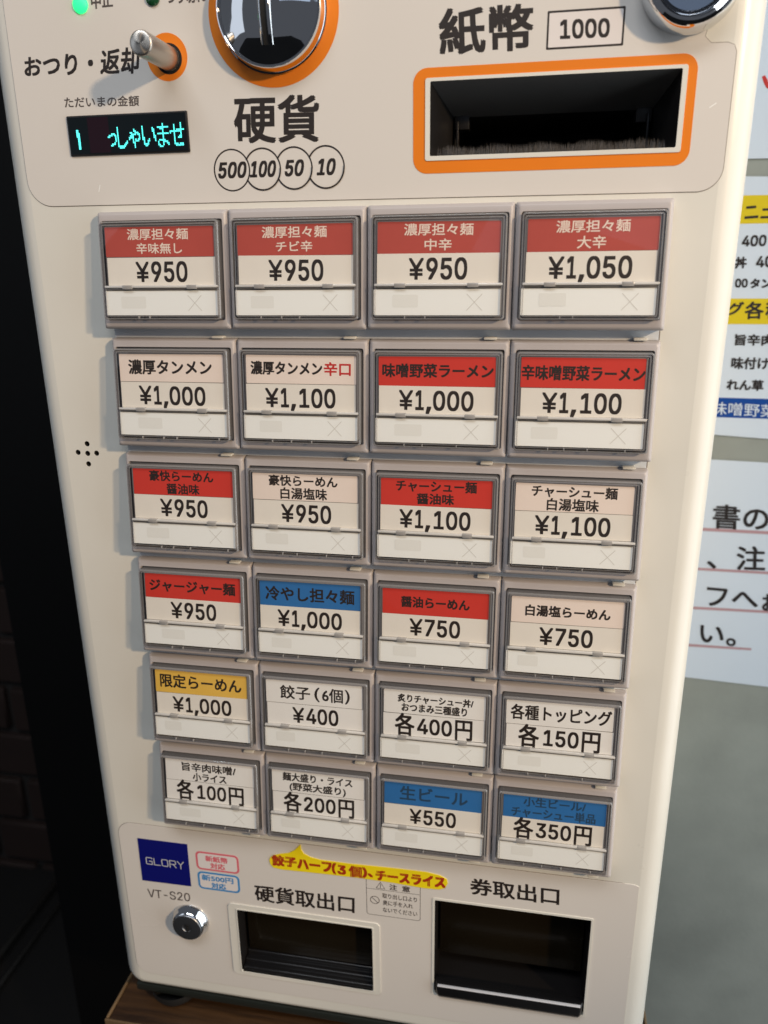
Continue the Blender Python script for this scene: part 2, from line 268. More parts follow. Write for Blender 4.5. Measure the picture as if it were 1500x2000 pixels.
GL, ADV = json.loads(r'''[{"0":[[[0.227,-0.007,0.264,-0.007,0.189,-0.007],[0.13,0.024,0.157,0.003,0.103,0.045],[0.069,0.113,0.083,0.074,0.055,0.152],[0.048,0.254,0.048,0.199,0.048,0.309],[0.069,0.395,0.055,0.356,0.083,0.434],[0.13,0.484,0.104,0.464,0.157,0.505],[0.227,0.516,0.189,0.516,0.264,0.516],[0.323,0.484,0.296,0.505,0.35,0.464],[0.384,0.395,0.37,0.434,0.398,0.356],[0.405,0.254,0.405,0.309,0.405,0.199],[0.384,0.113,0.398,0.152,0.37,0.074],[0.323,0.024,0.35,0.045,0.297,0.003]],[[0.227,0.05,0.202,0.05,0.252,0.05],[0.29,0.074,0.273,0.058,0.308,0.09],[0.33,0.144,0.321,0.113,0.339,0.174],[0.344,0.254,0.344,0.211,0.344,0.297],[0.33,0.365,0.339,0.334,0.321,0.395],[0.29,0.435,0.308,0.419,0.273,0.451],[0.227,0.46,0.252,0.46,0.202,0.46],[0.163,0.435,0.18,0.451,0.146,0.419],[0.123,0.365,0.132,0.395,0.114,0.334],[0.109,0.254,0.109,0.297,0.109,0.211],[0.123,0.144,0.114,0.174,0.132,0.113],[0.163,0.074,0.146,0.09,0.18,0.058]]],"1":[[[0.076,0.0,0.181,0.0,0.076,0.018],[0.076,0.055,0.076,0.036,0.181,0.055],[0.391,0.055,0.286,0.055,0.391,0.036],[0.391,0.0,0.391,0.018,0.286,0.0]],[[0.276,0.509,0.25,0.509,0.276,0.339],[0.276,0.0,0.276,0.17,0.255,0.0],[0.212,0.0,0.234,0.0,0.212,0.149],[0.212,0.448,0.212,0.299,0.211,0.448],[0.209,0.448,0.21,0.448,0.168,0.418],[0.086,0.358,0.127,0.388,0.086,0.381],[0.086,0.427,0.086,0.404,0.123,0.454],[0.198,0.509,0.161,0.481,0.224,0.509]]],"2":[[[0.064,0.0,0.172,0.0,0.064,0.016],[0.064,0.047,0.064,0.032,0.121,0.108],[0.234,0.229,0.177,0.168,0.254,0.249],[0.282,0.282,0.27,0.267,0.295,0.298],[0.311,0.327,0.304,0.313,0.317,0.341],[0.32,0.371,0.32,0.356,0.32,0.39],[0.308,0.419,0.316,0.405,0.299,0.432],[0.273,0.449,0.288,0.442,0.259,0.456],[0.224,0.46,0.242,0.46,0.204,0.46],[0.172,0.447,0.187,0.456,0.158,0.439],[0.139,0.413,0.147,0.428,0.131,0.399],[0.127,0.362,0.127,0.382,0.107,0.362],[0.066,0.362,0.086,0.362,0.066,0.392],[0.086,0.442,0.072,0.419,0.1,0.465],[0.143,0.496,0.119,0.483,0.167,0.509],[0.225,0.516,0.194,0.516,0.255,0.516],[0.306,0.497,0.282,0.509,0.329,0.484],[0.361,0.445,0.348,0.467,0.374,0.424],[0.381,0.372,0.381,0.399,0.381,0.354],[0.371,0.318,0.378,0.335,0.364,0.3],[0.336,0.259,0.353,0.28,0.319,0.237],[0.267,0.18,0.296,0.211,0.229,0.14],[0.153,0.06,0.191,0.1,0.153,0.059],[0.153,0.057,0.153,0.058,0.231,0.057],[0.389,0.057,0.31,0.057,0.389,0.038],[0.389,0.0,0.389,0.019,0.281,0.0]]],"3":[[[0.218,-0.007,0.252,-0.007,0.187,-0.007],[0.133,0.01,0.158,-0.001,0.107,0.021],[0.07,0.057,0.086,0.037,0.054,0.078],[0.044,0.132,0.046,0.103,0.066,0.132],[0.109,0.132,0.087,0.132,0.111,0.114],[0.126,0.087,0.117,0.099,0.136,0.075],[0.165,0.059,0.149,0.065,0.181,0.053],[0.219,0.05,0.199,0.05,0.239,0.05],[0.275,0.061,0.258,0.053,0.292,0.068],[0.315,0.093,0.305,0.079,0.324,0.107],[0.329,0.145,0.329,0.124,0.329,0.163],[0.316,0.196,0.325,0.181,0.307,0.212],[0.275,0.234,0.293,0.224,0.256,0.243],[0.201,0.248,0.231,0.248,0.186,0.248],[0.157,0.248,0.172,0.248,0.157,0.265],[0.157,0.299,0.157,0.282,0.2,0.349],[0.288,0.448,0.244,0.399,0.288,0.45],[0.288,0.452,0.288,0.451,0.215,0.452],[0.07,0.452,0.142,0.452,0.07,0.471],[0.07,0.509,0.07,0.49,0.171,0.509],[0.372,0.509,0.272,0.509,0.372,0.493],[0.372,0.461,0.372,0.477,0.319,0.4],[0.211,0.278,0.265,0.339,0.211,0.282],[0.211,0.289,0.211,0.285,0.249,0.293],[0.308,0.276,0.281,0.288,0.335,0.263],[0.371,0.222,0.356,0.246,0.386,0.199],[0.393,0.145,0.393,0.173,0.393,0.115],[0.37,0.066,0.385,0.089,0.355,0.043],[0.309,0.012,0.335,0.025,0.282,-0.0]]],"4":[[[0.04,0.105,0.164,0.105,0.04,0.123],[0.04,0.158,0.04,0.141,0.109,0.275],[0.247,0.509,0.178,0.392,0.268,0.509],[0.311,0.509,0.289,0.509,0.243,0.394],[0.109,0.166,0.176,0.28,0.109,0.165],[0.109,0.163,0.109,0.164,0.21,0.163],[0.413,0.163,0.312,0.163,0.413,0.144],[0.413,0.105,0.413,0.125,0.289,0.105]],[[0.282,0.0,0.302,0.0,0.282,0.04],[0.282,0.121,0.282,0.081,0.282,0.13],[0.282,0.146,0.282,0.138,0.282,0.203],[0.282,0.318,0.282,0.26,0.302,0.318],[0.343,0.318,0.322,0.318,0.343,0.212],[0.343,0.0,0.343,0.106,0.322,0.0]]],"5":[[[0.221,-0.007,0.254,-0.007,0.191,-0.007],[0.14,0.011,0.164,-0.001,0.116,0.023],[0.083,0.06,0.097,0.039,0.069,0.081],[0.06,0.13,0.061,0.104,0.081,0.13],[0.122,0.13,0.101,0.13,0.124,0.115],[0.138,0.089,0.129,0.101,0.147,0.077],[0.173,0.06,0.159,0.067,0.188,0.053],[0.221,0.05,0.204,0.05,0.242,0.05],[0.276,0.064,0.26,0.055,0.292,0.074],[0.314,0.104,0.305,0.087,0.323,0.121],[0.328,0.162,0.328,0.141,0.328,0.184],[0.314,0.221,0.323,0.204,0.304,0.238],[0.275,0.262,0.291,0.252,0.258,0.272],[0.218,0.277,0.239,0.277,0.201,0.277],[0.167,0.268,0.184,0.274,0.151,0.263],[0.128,0.246,0.138,0.255,0.108,0.248],[0.067,0.253,0.088,0.25,0.077,0.338],[0.096,0.509,0.086,0.423,0.186,0.509],[0.366,0.509,0.276,0.509,0.366,0.49],[0.366,0.452,0.366,0.471,0.294,0.452],[0.151,0.452,0.222,0.452,0.145,0.402],[0.134,0.301,0.139,0.352,0.135,0.301],[0.136,0.301,0.135,0.301,0.147,0.311],[0.178,0.325,0.161,0.319,0.194,0.331],[0.229,0.334,0.211,0.334,0.253,0.334],[0.294,0.321,0.274,0.329,0.313,0.313],[0.345,0.285,0.331,0.301,0.359,0.27],[0.379,0.231,0.371,0.252,0.387,0.21],[0.391,0.163,0.391,0.188,0.391,0.13],[0.369,0.076,0.384,0.101,0.354,0.05],[0.309,0.015,0.334,0.03,0.283,0.001]]],"6":[[[0.226,-0.007,0.258,-0.007,0.195,-0.007],[0.142,0.015,0.167,0.0,0.118,0.029],[0.084,0.074,0.098,0.049,0.071,0.1],[0.064,0.162,0.064,0.129,0.064,0.186],[0.08,0.239,0.069,0.212,0.091,0.266],[0.137,0.34,0.11,0.3,0.176,0.396],[0.252,0.509,0.214,0.453,0.276,0.509],[0.322,0.509,0.299,0.509,0.265,0.426],[0.151,0.261,0.208,0.344,0.149,0.261],[0.145,0.261,0.147,0.261,0.15,0.271],[0.165,0.288,0.157,0.28,0.174,0.296],[0.196,0.307,0.184,0.302,0.207,0.312],[0.235,0.314,0.221,0.314,0.266,0.314],[0.316,0.295,0.293,0.308,0.339,0.282],[0.37,0.24,0.357,0.263,0.382,0.216],[0.389,0.157,0.389,0.189,0.389,0.125],[0.368,0.073,0.382,0.097,0.354,0.048],[0.31,0.014,0.334,0.028,0.286,0.0]],[[0.226,0.048,0.207,0.048,0.246,0.048],[0.279,0.063,0.264,0.053,0.294,0.072],[0.314,0.101,0.306,0.085,0.323,0.118],[0.327,0.157,0.327,0.136,0.327,0.178],[0.314,0.213,0.323,0.197,0.306,0.23],[0.279,0.251,0.294,0.242,0.264,0.261],[0.226,0.265,0.246,0.265,0.207,0.265],[0.174,0.252,0.189,0.261,0.159,0.243],[0.138,0.214,0.147,0.23,0.129,0.198],[0.125,0.158,0.125,0.179,0.125,0.137],[0.138,0.102,0.129,0.118,0.147,0.085],[0.174,0.063,0.159,0.072,0.189,0.053]]],"7":[[[0.097,0.0,0.12,0.0,0.172,0.149],[0.323,0.448,0.248,0.299,0.323,0.45],[0.323,0.452,0.323,0.451,0.236,0.452],[0.062,0.452,0.149,0.452,0.062,0.471],[0.062,0.509,0.062,0.49,0.172,0.509],[0.391,0.509,0.281,0.509,0.391,0.489],[0.391,0.449,0.391,0.469,0.315,0.299],[0.165,0.0,0.24,0.15,0.142,0.0]]],"8":[[[0.226,-0.007,0.26,-0.007,0.192,-0.007],[0.136,0.011,0.162,-0.001,0.109,0.024],[0.074,0.062,0.089,0.04,0.059,0.083],[0.052,0.135,0.052,0.108,0.052,0.157],[0.065,0.195,0.056,0.177,0.074,0.213],[0.101,0.241,0.086,0.229,0.116,0.253],[0.153,0.265,0.133,0.261,0.153,0.265],[0.153,0.267,0.153,0.266,0.128,0.273],[0.093,0.308,0.108,0.287,0.078,0.329],[0.07,0.38,0.07,0.353,0.07,0.406],[0.09,0.45,0.077,0.429,0.104,0.47],[0.146,0.498,0.122,0.486,0.169,0.51],[0.226,0.516,0.196,0.516,0.256,0.516],[0.306,0.498,0.283,0.51,0.329,0.486],[0.361,0.45,0.348,0.47,0.375,0.429],[0.382,0.38,0.382,0.406,0.382,0.353],[0.359,0.308,0.374,0.329,0.344,0.287],[0.3,0.267,0.325,0.273,0.3,0.266],[0.3,0.265,0.3,0.265,0.319,0.261],[0.351,0.241,0.336,0.253,0.366,0.229],[0.387,0.195,0.378,0.213,0.396,0.177],[0.401,0.135,0.401,0.157,0.401,0.108],[0.378,0.062,0.393,0.083,0.364,0.04],[0.317,0.011,0.343,0.024,0.291,-0.001]],[[0.226,0.049,0.204,0.049,0.249,0.049],[0.285,0.06,0.268,0.053,0.301,0.068],[0.323,0.091,0.314,0.078,0.332,0.105],[0.337,0.139,0.337,0.121,0.337,0.158],[0.322,0.189,0.332,0.174,0.313,0.203],[0.283,0.223,0.3,0.214,0.266,0.231],[0.226,0.235,0.247,0.235,0.205,0.235],[0.169,0.223,0.186,0.231,0.152,0.214],[0.13,0.189,0.139,0.203,0.12,0.174],[0.115,0.139,0.115,0.158,0.115,0.121],[0.129,0.091,0.12,0.105,0.138,0.078],[0.167,0.06,0.151,0.068,0.184,0.053]],[[0.226,0.29,0.208,0.29,0.244,0.29],[0.274,0.3,0.26,0.293,0.288,0.307],[0.307,0.33,0.299,0.318,0.315,0.343],[0.319,0.376,0.319,0.358,0.319,0.393],[0.308,0.42,0.315,0.407,0.3,0.433],[0.275,0.449,0.289,0.443,0.261,0.456],[0.226,0.46,0.245,0.46,0.208,0.46],[0.177,0.449,0.191,0.456,0.163,0.443],[0.145,0.42,0.152,0.433,0.137,0.407],[0.133,0.376,0.133,0.393,0.133,0.358],[0.145,0.33,0.137,0.343,0.152,0.318],[0.178,0.3,0.163,0.307,0.192,0.293]]],"9":[[[0.226,0.516,0.195,0.516,0.258,0.516],[0.31,0.494,0.286,0.508,0.335,0.48],[0.368,0.434,0.354,0.46,0.382,0.409],[0.389,0.347,0.389,0.38,0.389,0.323],[0.373,0.27,0.383,0.297,0.362,0.243],[0.315,0.168,0.343,0.209,0.277,0.112],[0.2,0.0,0.239,0.056,0.177,0.0],[0.13,0.0,0.154,0.0,0.187,0.083],[0.301,0.248,0.244,0.165,0.303,0.248],[0.307,0.248,0.305,0.248,0.303,0.238],[0.287,0.221,0.296,0.229,0.279,0.213],[0.257,0.202,0.269,0.207,0.245,0.197],[0.218,0.195,0.232,0.195,0.187,0.195],[0.137,0.214,0.16,0.201,0.114,0.227],[0.083,0.269,0.096,0.245,0.07,0.292],[0.064,0.352,0.064,0.32,0.064,0.384],[0.085,0.436,0.071,0.412,0.099,0.461],[0.143,0.494,0.118,0.48,0.167,0.508]],[[0.226,0.46,0.246,0.46,0.207,0.46],[0.174,0.446,0.189,0.456,0.159,0.437],[0.138,0.407,0.147,0.424,0.13,0.391],[0.125,0.352,0.125,0.372,0.125,0.33],[0.138,0.295,0.13,0.312,0.147,0.279],[0.174,0.257,0.159,0.266,0.189,0.248],[0.226,0.243,0.207,0.243,0.246,0.243],[0.279,0.257,0.263,0.248,0.294,0.266],[0.314,0.295,0.306,0.279,0.323,0.311],[0.327,0.35,0.327,0.33,0.327,0.372],[0.314,0.407,0.323,0.391,0.306,0.424],[0.279,0.446,0.294,0.437,0.264,0.456]]],"\u00a5":[[[0.08,0.509,0.056,0.509,0.123,0.415],[0.208,0.227,0.165,0.321,0.192,0.22],[0.159,0.205,0.176,0.212,0.109,0.306],[0.009,0.509,0.059,0.407,0.033,0.509]],[[0.173,0.227,0.19,0.22,0.216,0.321],[0.302,0.509,0.259,0.415,0.326,0.509],[0.374,0.509,0.35,0.509,0.323,0.407],[0.223,0.205,0.273,0.306,0.206,0.212]],[[0.223,0.267,0.202,0.267,0.223,0.178],[0.223,0.0,0.223,0.089,0.202,0.0],[0.159,0.0,0.18,0.0,0.159,0.089],[0.159,0.267,0.159,0.178,0.18,0.267]],[[0.334,0.254,0.239,0.254,0.334,0.239],[0.334,0.208,0.334,0.223,0.239,0.208],[0.048,0.208,0.143,0.208,0.048,0.223],[0.048,0.254,0.048,0.239,0.143,0.254]],[[0.334,0.156,0.239,0.156,0.334,0.14],[0.334,0.109,0.334,0.125,0.239,0.109],[0.048,0.109,0.143,0.109,0.048,0.125],[0.048,0.156,0.048,0.14,0.143,0.156]]],",":[[[0.038,-0.119,0.053,-0.119,0.048,-0.056],[0.068,0.071,0.058,0.008,0.091,0.071],[0.137,0.071,0.114,0.071,0.119,0.008],[0.084,-0.119,0.102,-0.056,0.069,-0.119]]],"V":[[[0.204,0.0,0.229,0.0,0.141,0.17],[0.016,0.509,0.079,0.339,0.039,0.509],[0.084,0.509,0.062,0.509,0.12,0.408],[0.192,0.206,0.156,0.307,0.198,0.189],[0.215,0.137,0.206,0.166,0.224,0.109],[0.248,0.031,0.235,0.073,0.243,0.031],[0.235,0.031,0.239,0.031,0.247,0.074],[0.267,0.138,0.258,0.11,0.276,0.166],[0.29,0.206,0.284,0.189,0.325,0.307],[0.395,0.509,0.36,0.408,0.417,0.509],[0.463,0.509,0.44,0.509,0.401,0.339],[0.278,0.0,0.34,0.17,0.253,0.0]]],"T":[[[0.032,0.452,0.085,0.452,0.032,0.471],[0.032,0.509,0.032,0.49,0.16,0.509],[0.417,0.509,0.288,0.509,0.417,0.49],[0.417,0.452,0.417,0.471,0.363,0.452],[0.257,0.452,0.31,0.452,0.257,0.301],[0.257,0.0,0.257,0.151,0.235,0.0],[0.193,0.0,0.214,0.0,0.193,0.151],[0.193,0.452,0.193,0.301,0.139,0.452]]],"S":[[[0.224,-0.009,0.263,-0.009,0.187,-0.009],[0.128,0.009,0.155,-0.003,0.1,0.021],[0.064,0.06,0.079,0.038,0.049,0.082],[0.038,0.137,0.04,0.107,0.06,0.137],[0.104,0.137,0.082,0.137,0.106,0.117],[0.123,0.088,0.112,0.101,0.134,0.075],[0.166,0.059,0.149,0.065,0.184,0.052],[0.224,0.049,0.203,0.049,0.247,0.049],[0.286,0.06,0.268,0.053,0.304,0.068],[0.329,0.092,0.319,0.078,0.34,0.105],[0.346,0.139,0.346,0.121,0.346,0.155],[0.332,0.179,0.341,0.169,0.323,0.189],[0.296,0.205,0.311,0.198,0.281,0.211],[0.245,0.222,0.264,0.217,0.224,0.228],[0.184,0.239,0.204,0.234,0.142,0.251],[0.086,0.289,0.109,0.268,0.063,0.311],[0.052,0.372,0.052,0.339,0.052,0.401],[0.075,0.448,0.06,0.426,0.09,0.469],[0.138,0.498,0.111,0.486,0.164,0.51],[0.227,0.516,0.194,0.516,0.261,0.516],[0.316,0.498,0.29,0.51,0.342,0.486],[0.377,0.449,0.362,0.469,0.392,0.428],[0.401,0.378,0.4,0.404,0.38,0.378],[0.337,0.378,0.358,0.378,0.335,0.403],[0.302,0.437,0.323,0.423,0.281,0.451],[0.225,0.459,0.256,0.459,0.203,0.459],[0.167,0.448,0.184,0.455,0.151,0.441],[0.129,0.418,0.138,0.431,0.12,0.406],[0.115,0.376,0.115,0.391,0.115,0.358],[0.131,0.334,0.12,0.344,0.142,0.323],[0.169,0.308,0.154,0.314,0.184,0.302],[0.212,0.293,0.199,0.297,0.23,0.289],[0.264,0.279,0.247,0.284,0.279,0.275],[0.312,0.264,0.295,0.27,0.328,0.257],[0.359,0.238,0.344,0.248,0.373,0.227],[0.395,0.198,0.385,0.214,0.404,0.181],[0.408,0.139,0.408,0.162,0.408,0.111],[0.386,0.064,0.401,0.086,0.372,0.041],[0.323,0.011,0.351,0.024,0.296,-0.002]]],"-":[[[0.337,0.244,0.263,0.244,0.337,0.226],[0.337,0.188,0.337,0.207,0.263,0.188],[0.114,0.188,0.188,0.188,0.114,0.207],[0.114,0.244,0.114,0.226,0.188,0.244]]]},{"0":0.453,"1":0.453,"2":0.453,"3":0.453,"4":0.453,"5":0.453,"6":0.453,"7":0.453,"8":0.453,"9":0.453,"\u00a5":0.46,",":0.188,"V":0.48,"T":0.449,"S":0.447,"-":0.453}]''')
def latin_mesh(s, track=0):
    c = bpy.data.curves.new('t', 'CURVE'); c.dimensions = '2D'; c.fill_mode = 'BOTH'; c.resolution_u = 5
    x = 0
    for ch in s:
        for sp in GL[ch]:
            b = c.splines.new('BEZIER'); b.bezier_points.add(len(sp)-1); b.use_cyclic_u = True
            for p, q in zip(b.bezier_points, sp):
                p.co = (q[0]+x, q[1], 0); p.handle_left = (q[2]+x, q[3], 0); p.handle_right = (q[4]+x, q[5], 0)
        x += ADV[ch]+track
    return _curve_mesh(c, 't')
def cjk_mesh(s):
    c = bpy.data.curves.new('t', 'FONT'); c.body = s; c.size = 1; c.resolution_u = 3
    return _curve_mesh(c, 't')
TC = {}
def glyphs(s):
    if s == '¥':
        vs = []; fs = []; hw = .085
        for a, b, c, d, w in ((.0, .0, .5, .5, .13), (1, .0, .5, .5, .13), (.5, .45, .5, 1, .13), (.08, .56, .92, .56, .085), (.08, .77, .92, .77, .085)):
            if a == c: q = [(a-w*.6, b), (a+w*.6, b), (c+w*.6, d), (c-w*.6, d)]
            elif b == d: q = [(a, b-w*.5), (c, b-w*.5), (c, b+w*.5), (a, b+w*.5)]
            else: q = [(a-w*.6 if a else 0, b), (a+w*.9 if not a else 1, b), (c+w*.6, d), (c-w*.6, d)] if not a else [(a-w*.9, b), (a, b), (c+w*.6, d), (c-w*.6, d)]
            n = len(vs); vs += q; fs.append((n, n+1, n+2, n+3))
        return vs, fs
    if s not in TC:
        me = latin_mesh(s) if all(ch in GL for ch in s) else cjk_mesh(s)
        vs = [tuple(v.co[:2]) for v in me.vertices]; fs = [tuple(p.vertices) for p in me.polygons]
        xs = [a for a, b in vs]; zs = [b for a, b in vs]
        x0, x1, z0, z1 = min(xs), max(xs), min(zs), max(zs)
        TC[s] = ([((a-x0)/(x1-x0), (z1-b)/(z1-z0)) for a, b in vs], fs); bpy.data.meshes.remove(me)
    return TC[s]
def text_verts(items, yf, d=.1, warp=None, layers=4):
    """items: (string, quad TL TR BL BR in mm) -> one flat lettering mesh"""
    V = []; F = []
    for s, q in items:
        vs, fs = glyphs(s); tl, tr, bl, br = q
        for k, (dx, dz) in enumerate(((-d, -d), (d, -d), (-d, d), (d, d))[:layers] if d else ((0, 0),)):
            n = len(V)
            for u, w in vs:
                x = (tl[0]*(1-u)+tr[0]*u)*(1-w)+(bl[0]*(1-u)+br[0]*u)*w+dx
                z = (tl[1]*(1-u)+tr[1]*u)*(1-w)+(bl[1]*(1-u)+br[1]*u)*w+dz
                p = (x, yf-.012*k, z)
                V.append(warp(*p) if warp else p)
            F += [tuple(n+i for i in f) for f in fs]
    return V, F
def text(items, yf, m, parent, d=.1, warp=None, name='lettering'):
    V, F = text_verts(items, yf, d, warp)
    me = bpy.data.meshes.new(name); me.from_pydata([(a*S, b*S, c*S) for a, b, c in V], [], F); me.update()
    return link(name, me, m, parent)
def rq(x0, x1, z0, z1): return ((x0, z0), (x1, z0), (x0, z1), (x1, z1))       # z0 = top
def stroke(pts, w, closed=False):
    """outline quads of a polyline"""
    out = []
    P = list(pts)+([pts[0]] if closed else [])
    for (a, b), (c, e) in zip(P[:-1], P[1:]):
        L = math.hypot(c-a, e-b) or 1; nx, nz = -(e-b)/L*w/2, (c-a)/L*w/2; ex, ez = (c-a)/L*w/2, (e-b)/L*w/2
        out.append([(a+nx-ex, b+nz-ez), (c+nx+ex, e+nz+ez), (c-nx+ex, e-nz+ez), (a-nx-ex, b-nz-ez)])
    return out
def strokes(name, polys, yf, m, parent, warp=None):
    V = []; F = []
    for k, q in enumerate(polys):
        n = len(V)
        for a, b in q:
            p = (a, yf-.004*k, b); V.append(warp(*p) if warp else p)
        F.append(tuple(range(n, n+len(q))))
    me = bpy.data.meshes.new(name); me.from_pydata([(a*S, b*S, c*S) for a, b, c in V], [], F); me.update()
    return link(name, me, m, parent)
def ring(name, outer, inner, yf, m, parent, t=.02): return link(name, plate(name, outer, [inner], yf, t), m, parent)

# ------------------------------------------------------------------ setting
w = link('wall', box('wall', 60, 900, 200, 260, -870, 500), 'wall'); tag(w, None, kind='structure')
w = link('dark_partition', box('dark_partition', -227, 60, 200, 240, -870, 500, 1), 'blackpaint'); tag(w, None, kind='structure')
w = link('floor', box('floor', -2500, 2500, -2500, 2500, -900, -870), 'floor'); tag(w, None, kind='structure')
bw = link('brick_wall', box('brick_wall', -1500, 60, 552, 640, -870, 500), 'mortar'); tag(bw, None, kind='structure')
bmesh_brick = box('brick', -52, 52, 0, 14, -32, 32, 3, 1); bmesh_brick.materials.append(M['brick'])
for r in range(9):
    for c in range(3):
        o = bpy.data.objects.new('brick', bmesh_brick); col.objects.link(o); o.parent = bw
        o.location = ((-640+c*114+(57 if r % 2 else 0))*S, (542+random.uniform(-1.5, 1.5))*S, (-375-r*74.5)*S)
for xo, ww, zz, lb in ((-478, 7, 12, 'brighter thin metal floor track in the dark doorway'), (-452, 4, 8, 'fainter, shorter metal floor track beside the brighter one')):
    o = link('floor_track', box('floor_track', xo-ww/2, xo+ww/2, 330, 545, -870, -870+zz, 1), 'track')
    tag(o, lb, 'floor track', 'metal tracks on the dark floor')

# wooden stand
st = bpy.data.objects.new('wooden_stand', None); col.objects.link(st); st.location = (90*S, 90*S, -.870)
tag(st, 'worn varnished wooden stand under the cream ticket machine', 'stand')
def P(o):
    o.matrix_parent_inverse = o.parent.matrix_basis.inverted(); return o
P(link('tabletop', box('tabletop', -43, 230, -10, 190, -412, -390, 1.6), 'wood', st))
P(link('edge_strip', box('edge_strip', -44.2, 231.2, -11.2, -9.9, -394.5, -389.4, .5), 'woodedge', st))
P(link('edge_strip', box('edge_strip', -44.2, -42.9, -9.7, 190, -394.5, -389.4, .5), 'woodedge', st))
P(link('edge_strip', box('edge_strip', 229.9, 231.2, -9.7, 190, -394.5, -389.4, .5), 'woodedge', st))
for x in (-36, 196):
    for y in (-2, 160): P(link('leg', box('leg', x, x+26, y, y+26, -870, -412.2, 1), 'wood', st))

# ------------------------------------------------------------------ posters
def poster(name, x0, x1, ztl, ztr, zbl, zbr, label, cat='poster'):
    f = lambda x, zl, zr: zl+(zr-zl)*(x-265)/35
    o = link(name, plate(name, [(x0, f(x0, ztl, ztr)), (x1, f(x1, ztl, ztr)), (x1, f(x1, zbl, zbr)), (x0, f(x0, zbl, zbr))], (), 199.0, .7), 'paper')
    return tag(o, label, cat, 'papers on the grey wall')
p1 = poster('poster', 250, 400, 230, 230, 32.6, 32.2, 'topmost white laminated sheet with one red brush mark on the grey wall')
link('red_mark', plate('red_mark', [(269.46, 71.44), (270.87, 72.08), (272.40, 69.88), (274.16, 66.00), (272.69, 65.83), (271.18, 67.80)], (), 198.85, .1), 'pred', p1)
p2 = poster('menu_poster', 250, 400, 24.0, 22.6, -117.6, -119.6, 'menu sheet with yellow and blue bands, middle of the three on the grey wall')
def band(z0, z1, m, dz=-1): link('colour_band', plate('colour_band', [(250, z0), (400, z0+dz*2), (400, z1+dz*2), (250, z1)], (), 198.9, .06), m, p2)
band(14.4, -.0, 'pyel', -.4); band(-39.6, -53.6, 'pyel', -.3); band(-95.4, -107.0, 'pblue', -.9)
text([('ニ', [(269.27, 8.49), (274.97, 8.88), (269.76, 2.48), (276.26, 2.87)]), ('ュ', [(277.52, 7.27), (283.99, 7.38), (277.86, 2.58), (284.62, 2.70)]),
      ('400', [(269.81, -6.49), (281.88, -6.16), (269.93, -11.82), (282.08, -11.73)]), ('丼', [(267.18, -17.69), (273.03, -17.49), (267.60, -23.39), (273.46, -23.17)]), ('40', [(278.31, -17.29), (286.48, -17.12), (278.77, -22.96), (286.97, -22.77)]),
      ('00', [(268.83, -29.13), (275.01, -29.18), (269.09, -33.54), (275.29, -33.57)]), ('タン', [(276.89, -29.20), (287.26, -29.01), (276.94, -33.86), (287.65, -33.92)]),
      ('グ', [(266.31, -42.13), (274.67, -41.60), (266.25, -48.59), (274.68, -48.31)]), ('各', [(275.75, -41.60), (285.15, -41.35), (276.08, -50.85), (285.81, -50.56)]), ('種', [(286.53, -41.63), (293.98, -41.38), (287.16, -50.56), (295.23, -50.55)]),
      ('旨辛肉', [(272.47, -59.37), (292.40, -59.57), (272.64, -65.39), (292.93, -65.54)]), ('味付け', [(272.09, -72.34), (291.94, -72.45), (272.30, -78.77), (292.23, -78.82)]),
      ('れん草', [(271.08, -84.97), (290.60, -85.28), (271.22, -90.92), (291.09, -91.18)])], 198.8, 'ink', p2, .22)
text([('味噌野菜', [(264.38, -97.94), (299.37, -99.36), (264.66, -105.53), (300.10, -106.85)])], 198.75, 'paper', p2, .05)
p3 = poster('notice', 250, 400, -132.9, -133.9, -280.2, -281.9, 'notice with large black characters underlined in red, lowest on the grey wall', 'notice')
text([('書の', [(272.06, -160.91), (303.36, -161.14), (273.17, -176.06), (305.08, -176.44)]), ('、注', [(271.80, -187.91), (304.68, -186.77), (272.85, -202.90), (306.40, -202.22)]),
      ('フへ', [(274.57, -215.67), (304.41, -216.82), (275.32, -227.99), (305.53, -227.96)]), ('お', [(307.56, -218.00), (316.53, -218.09), (308.71, -229.14), (318.03, -229.17)]),
      ('い。', [(273.45, -242.14), (294.52, -242.33), (274.16, -254.51), (295.78, -255.30)])], 198.8, 'ink', p3, .28)
for q in ([(263.60, -176.21), (308.02, -176.62), (263.52, -178.22), (308.28, -178.59)], [(264.90, -202.69), (311.53, -202.93), (265.08, -204.41), (311.75, -204.62)], [(264.63, -229.46), (315.01, -229.04), (264.81, -231.24), (315.24, -230.78)], [(265.80, -255.92), (305.74, -255.94), (265.99, -257.76), (305.61, -257.42)]):
    strokes('underline', [[q[0], q[1], q[3], q[2]]], 198.85, 'pline', p3)

# ------------------------------------------------------------------ the ticket machine
tm = bpy.data.objects.new('ticket_vending_machine', None); col.objects.link(tm)
tag(tm, 'cream tabletop meal ticket machine with a grid of labelled price buttons', 'ticket machine')

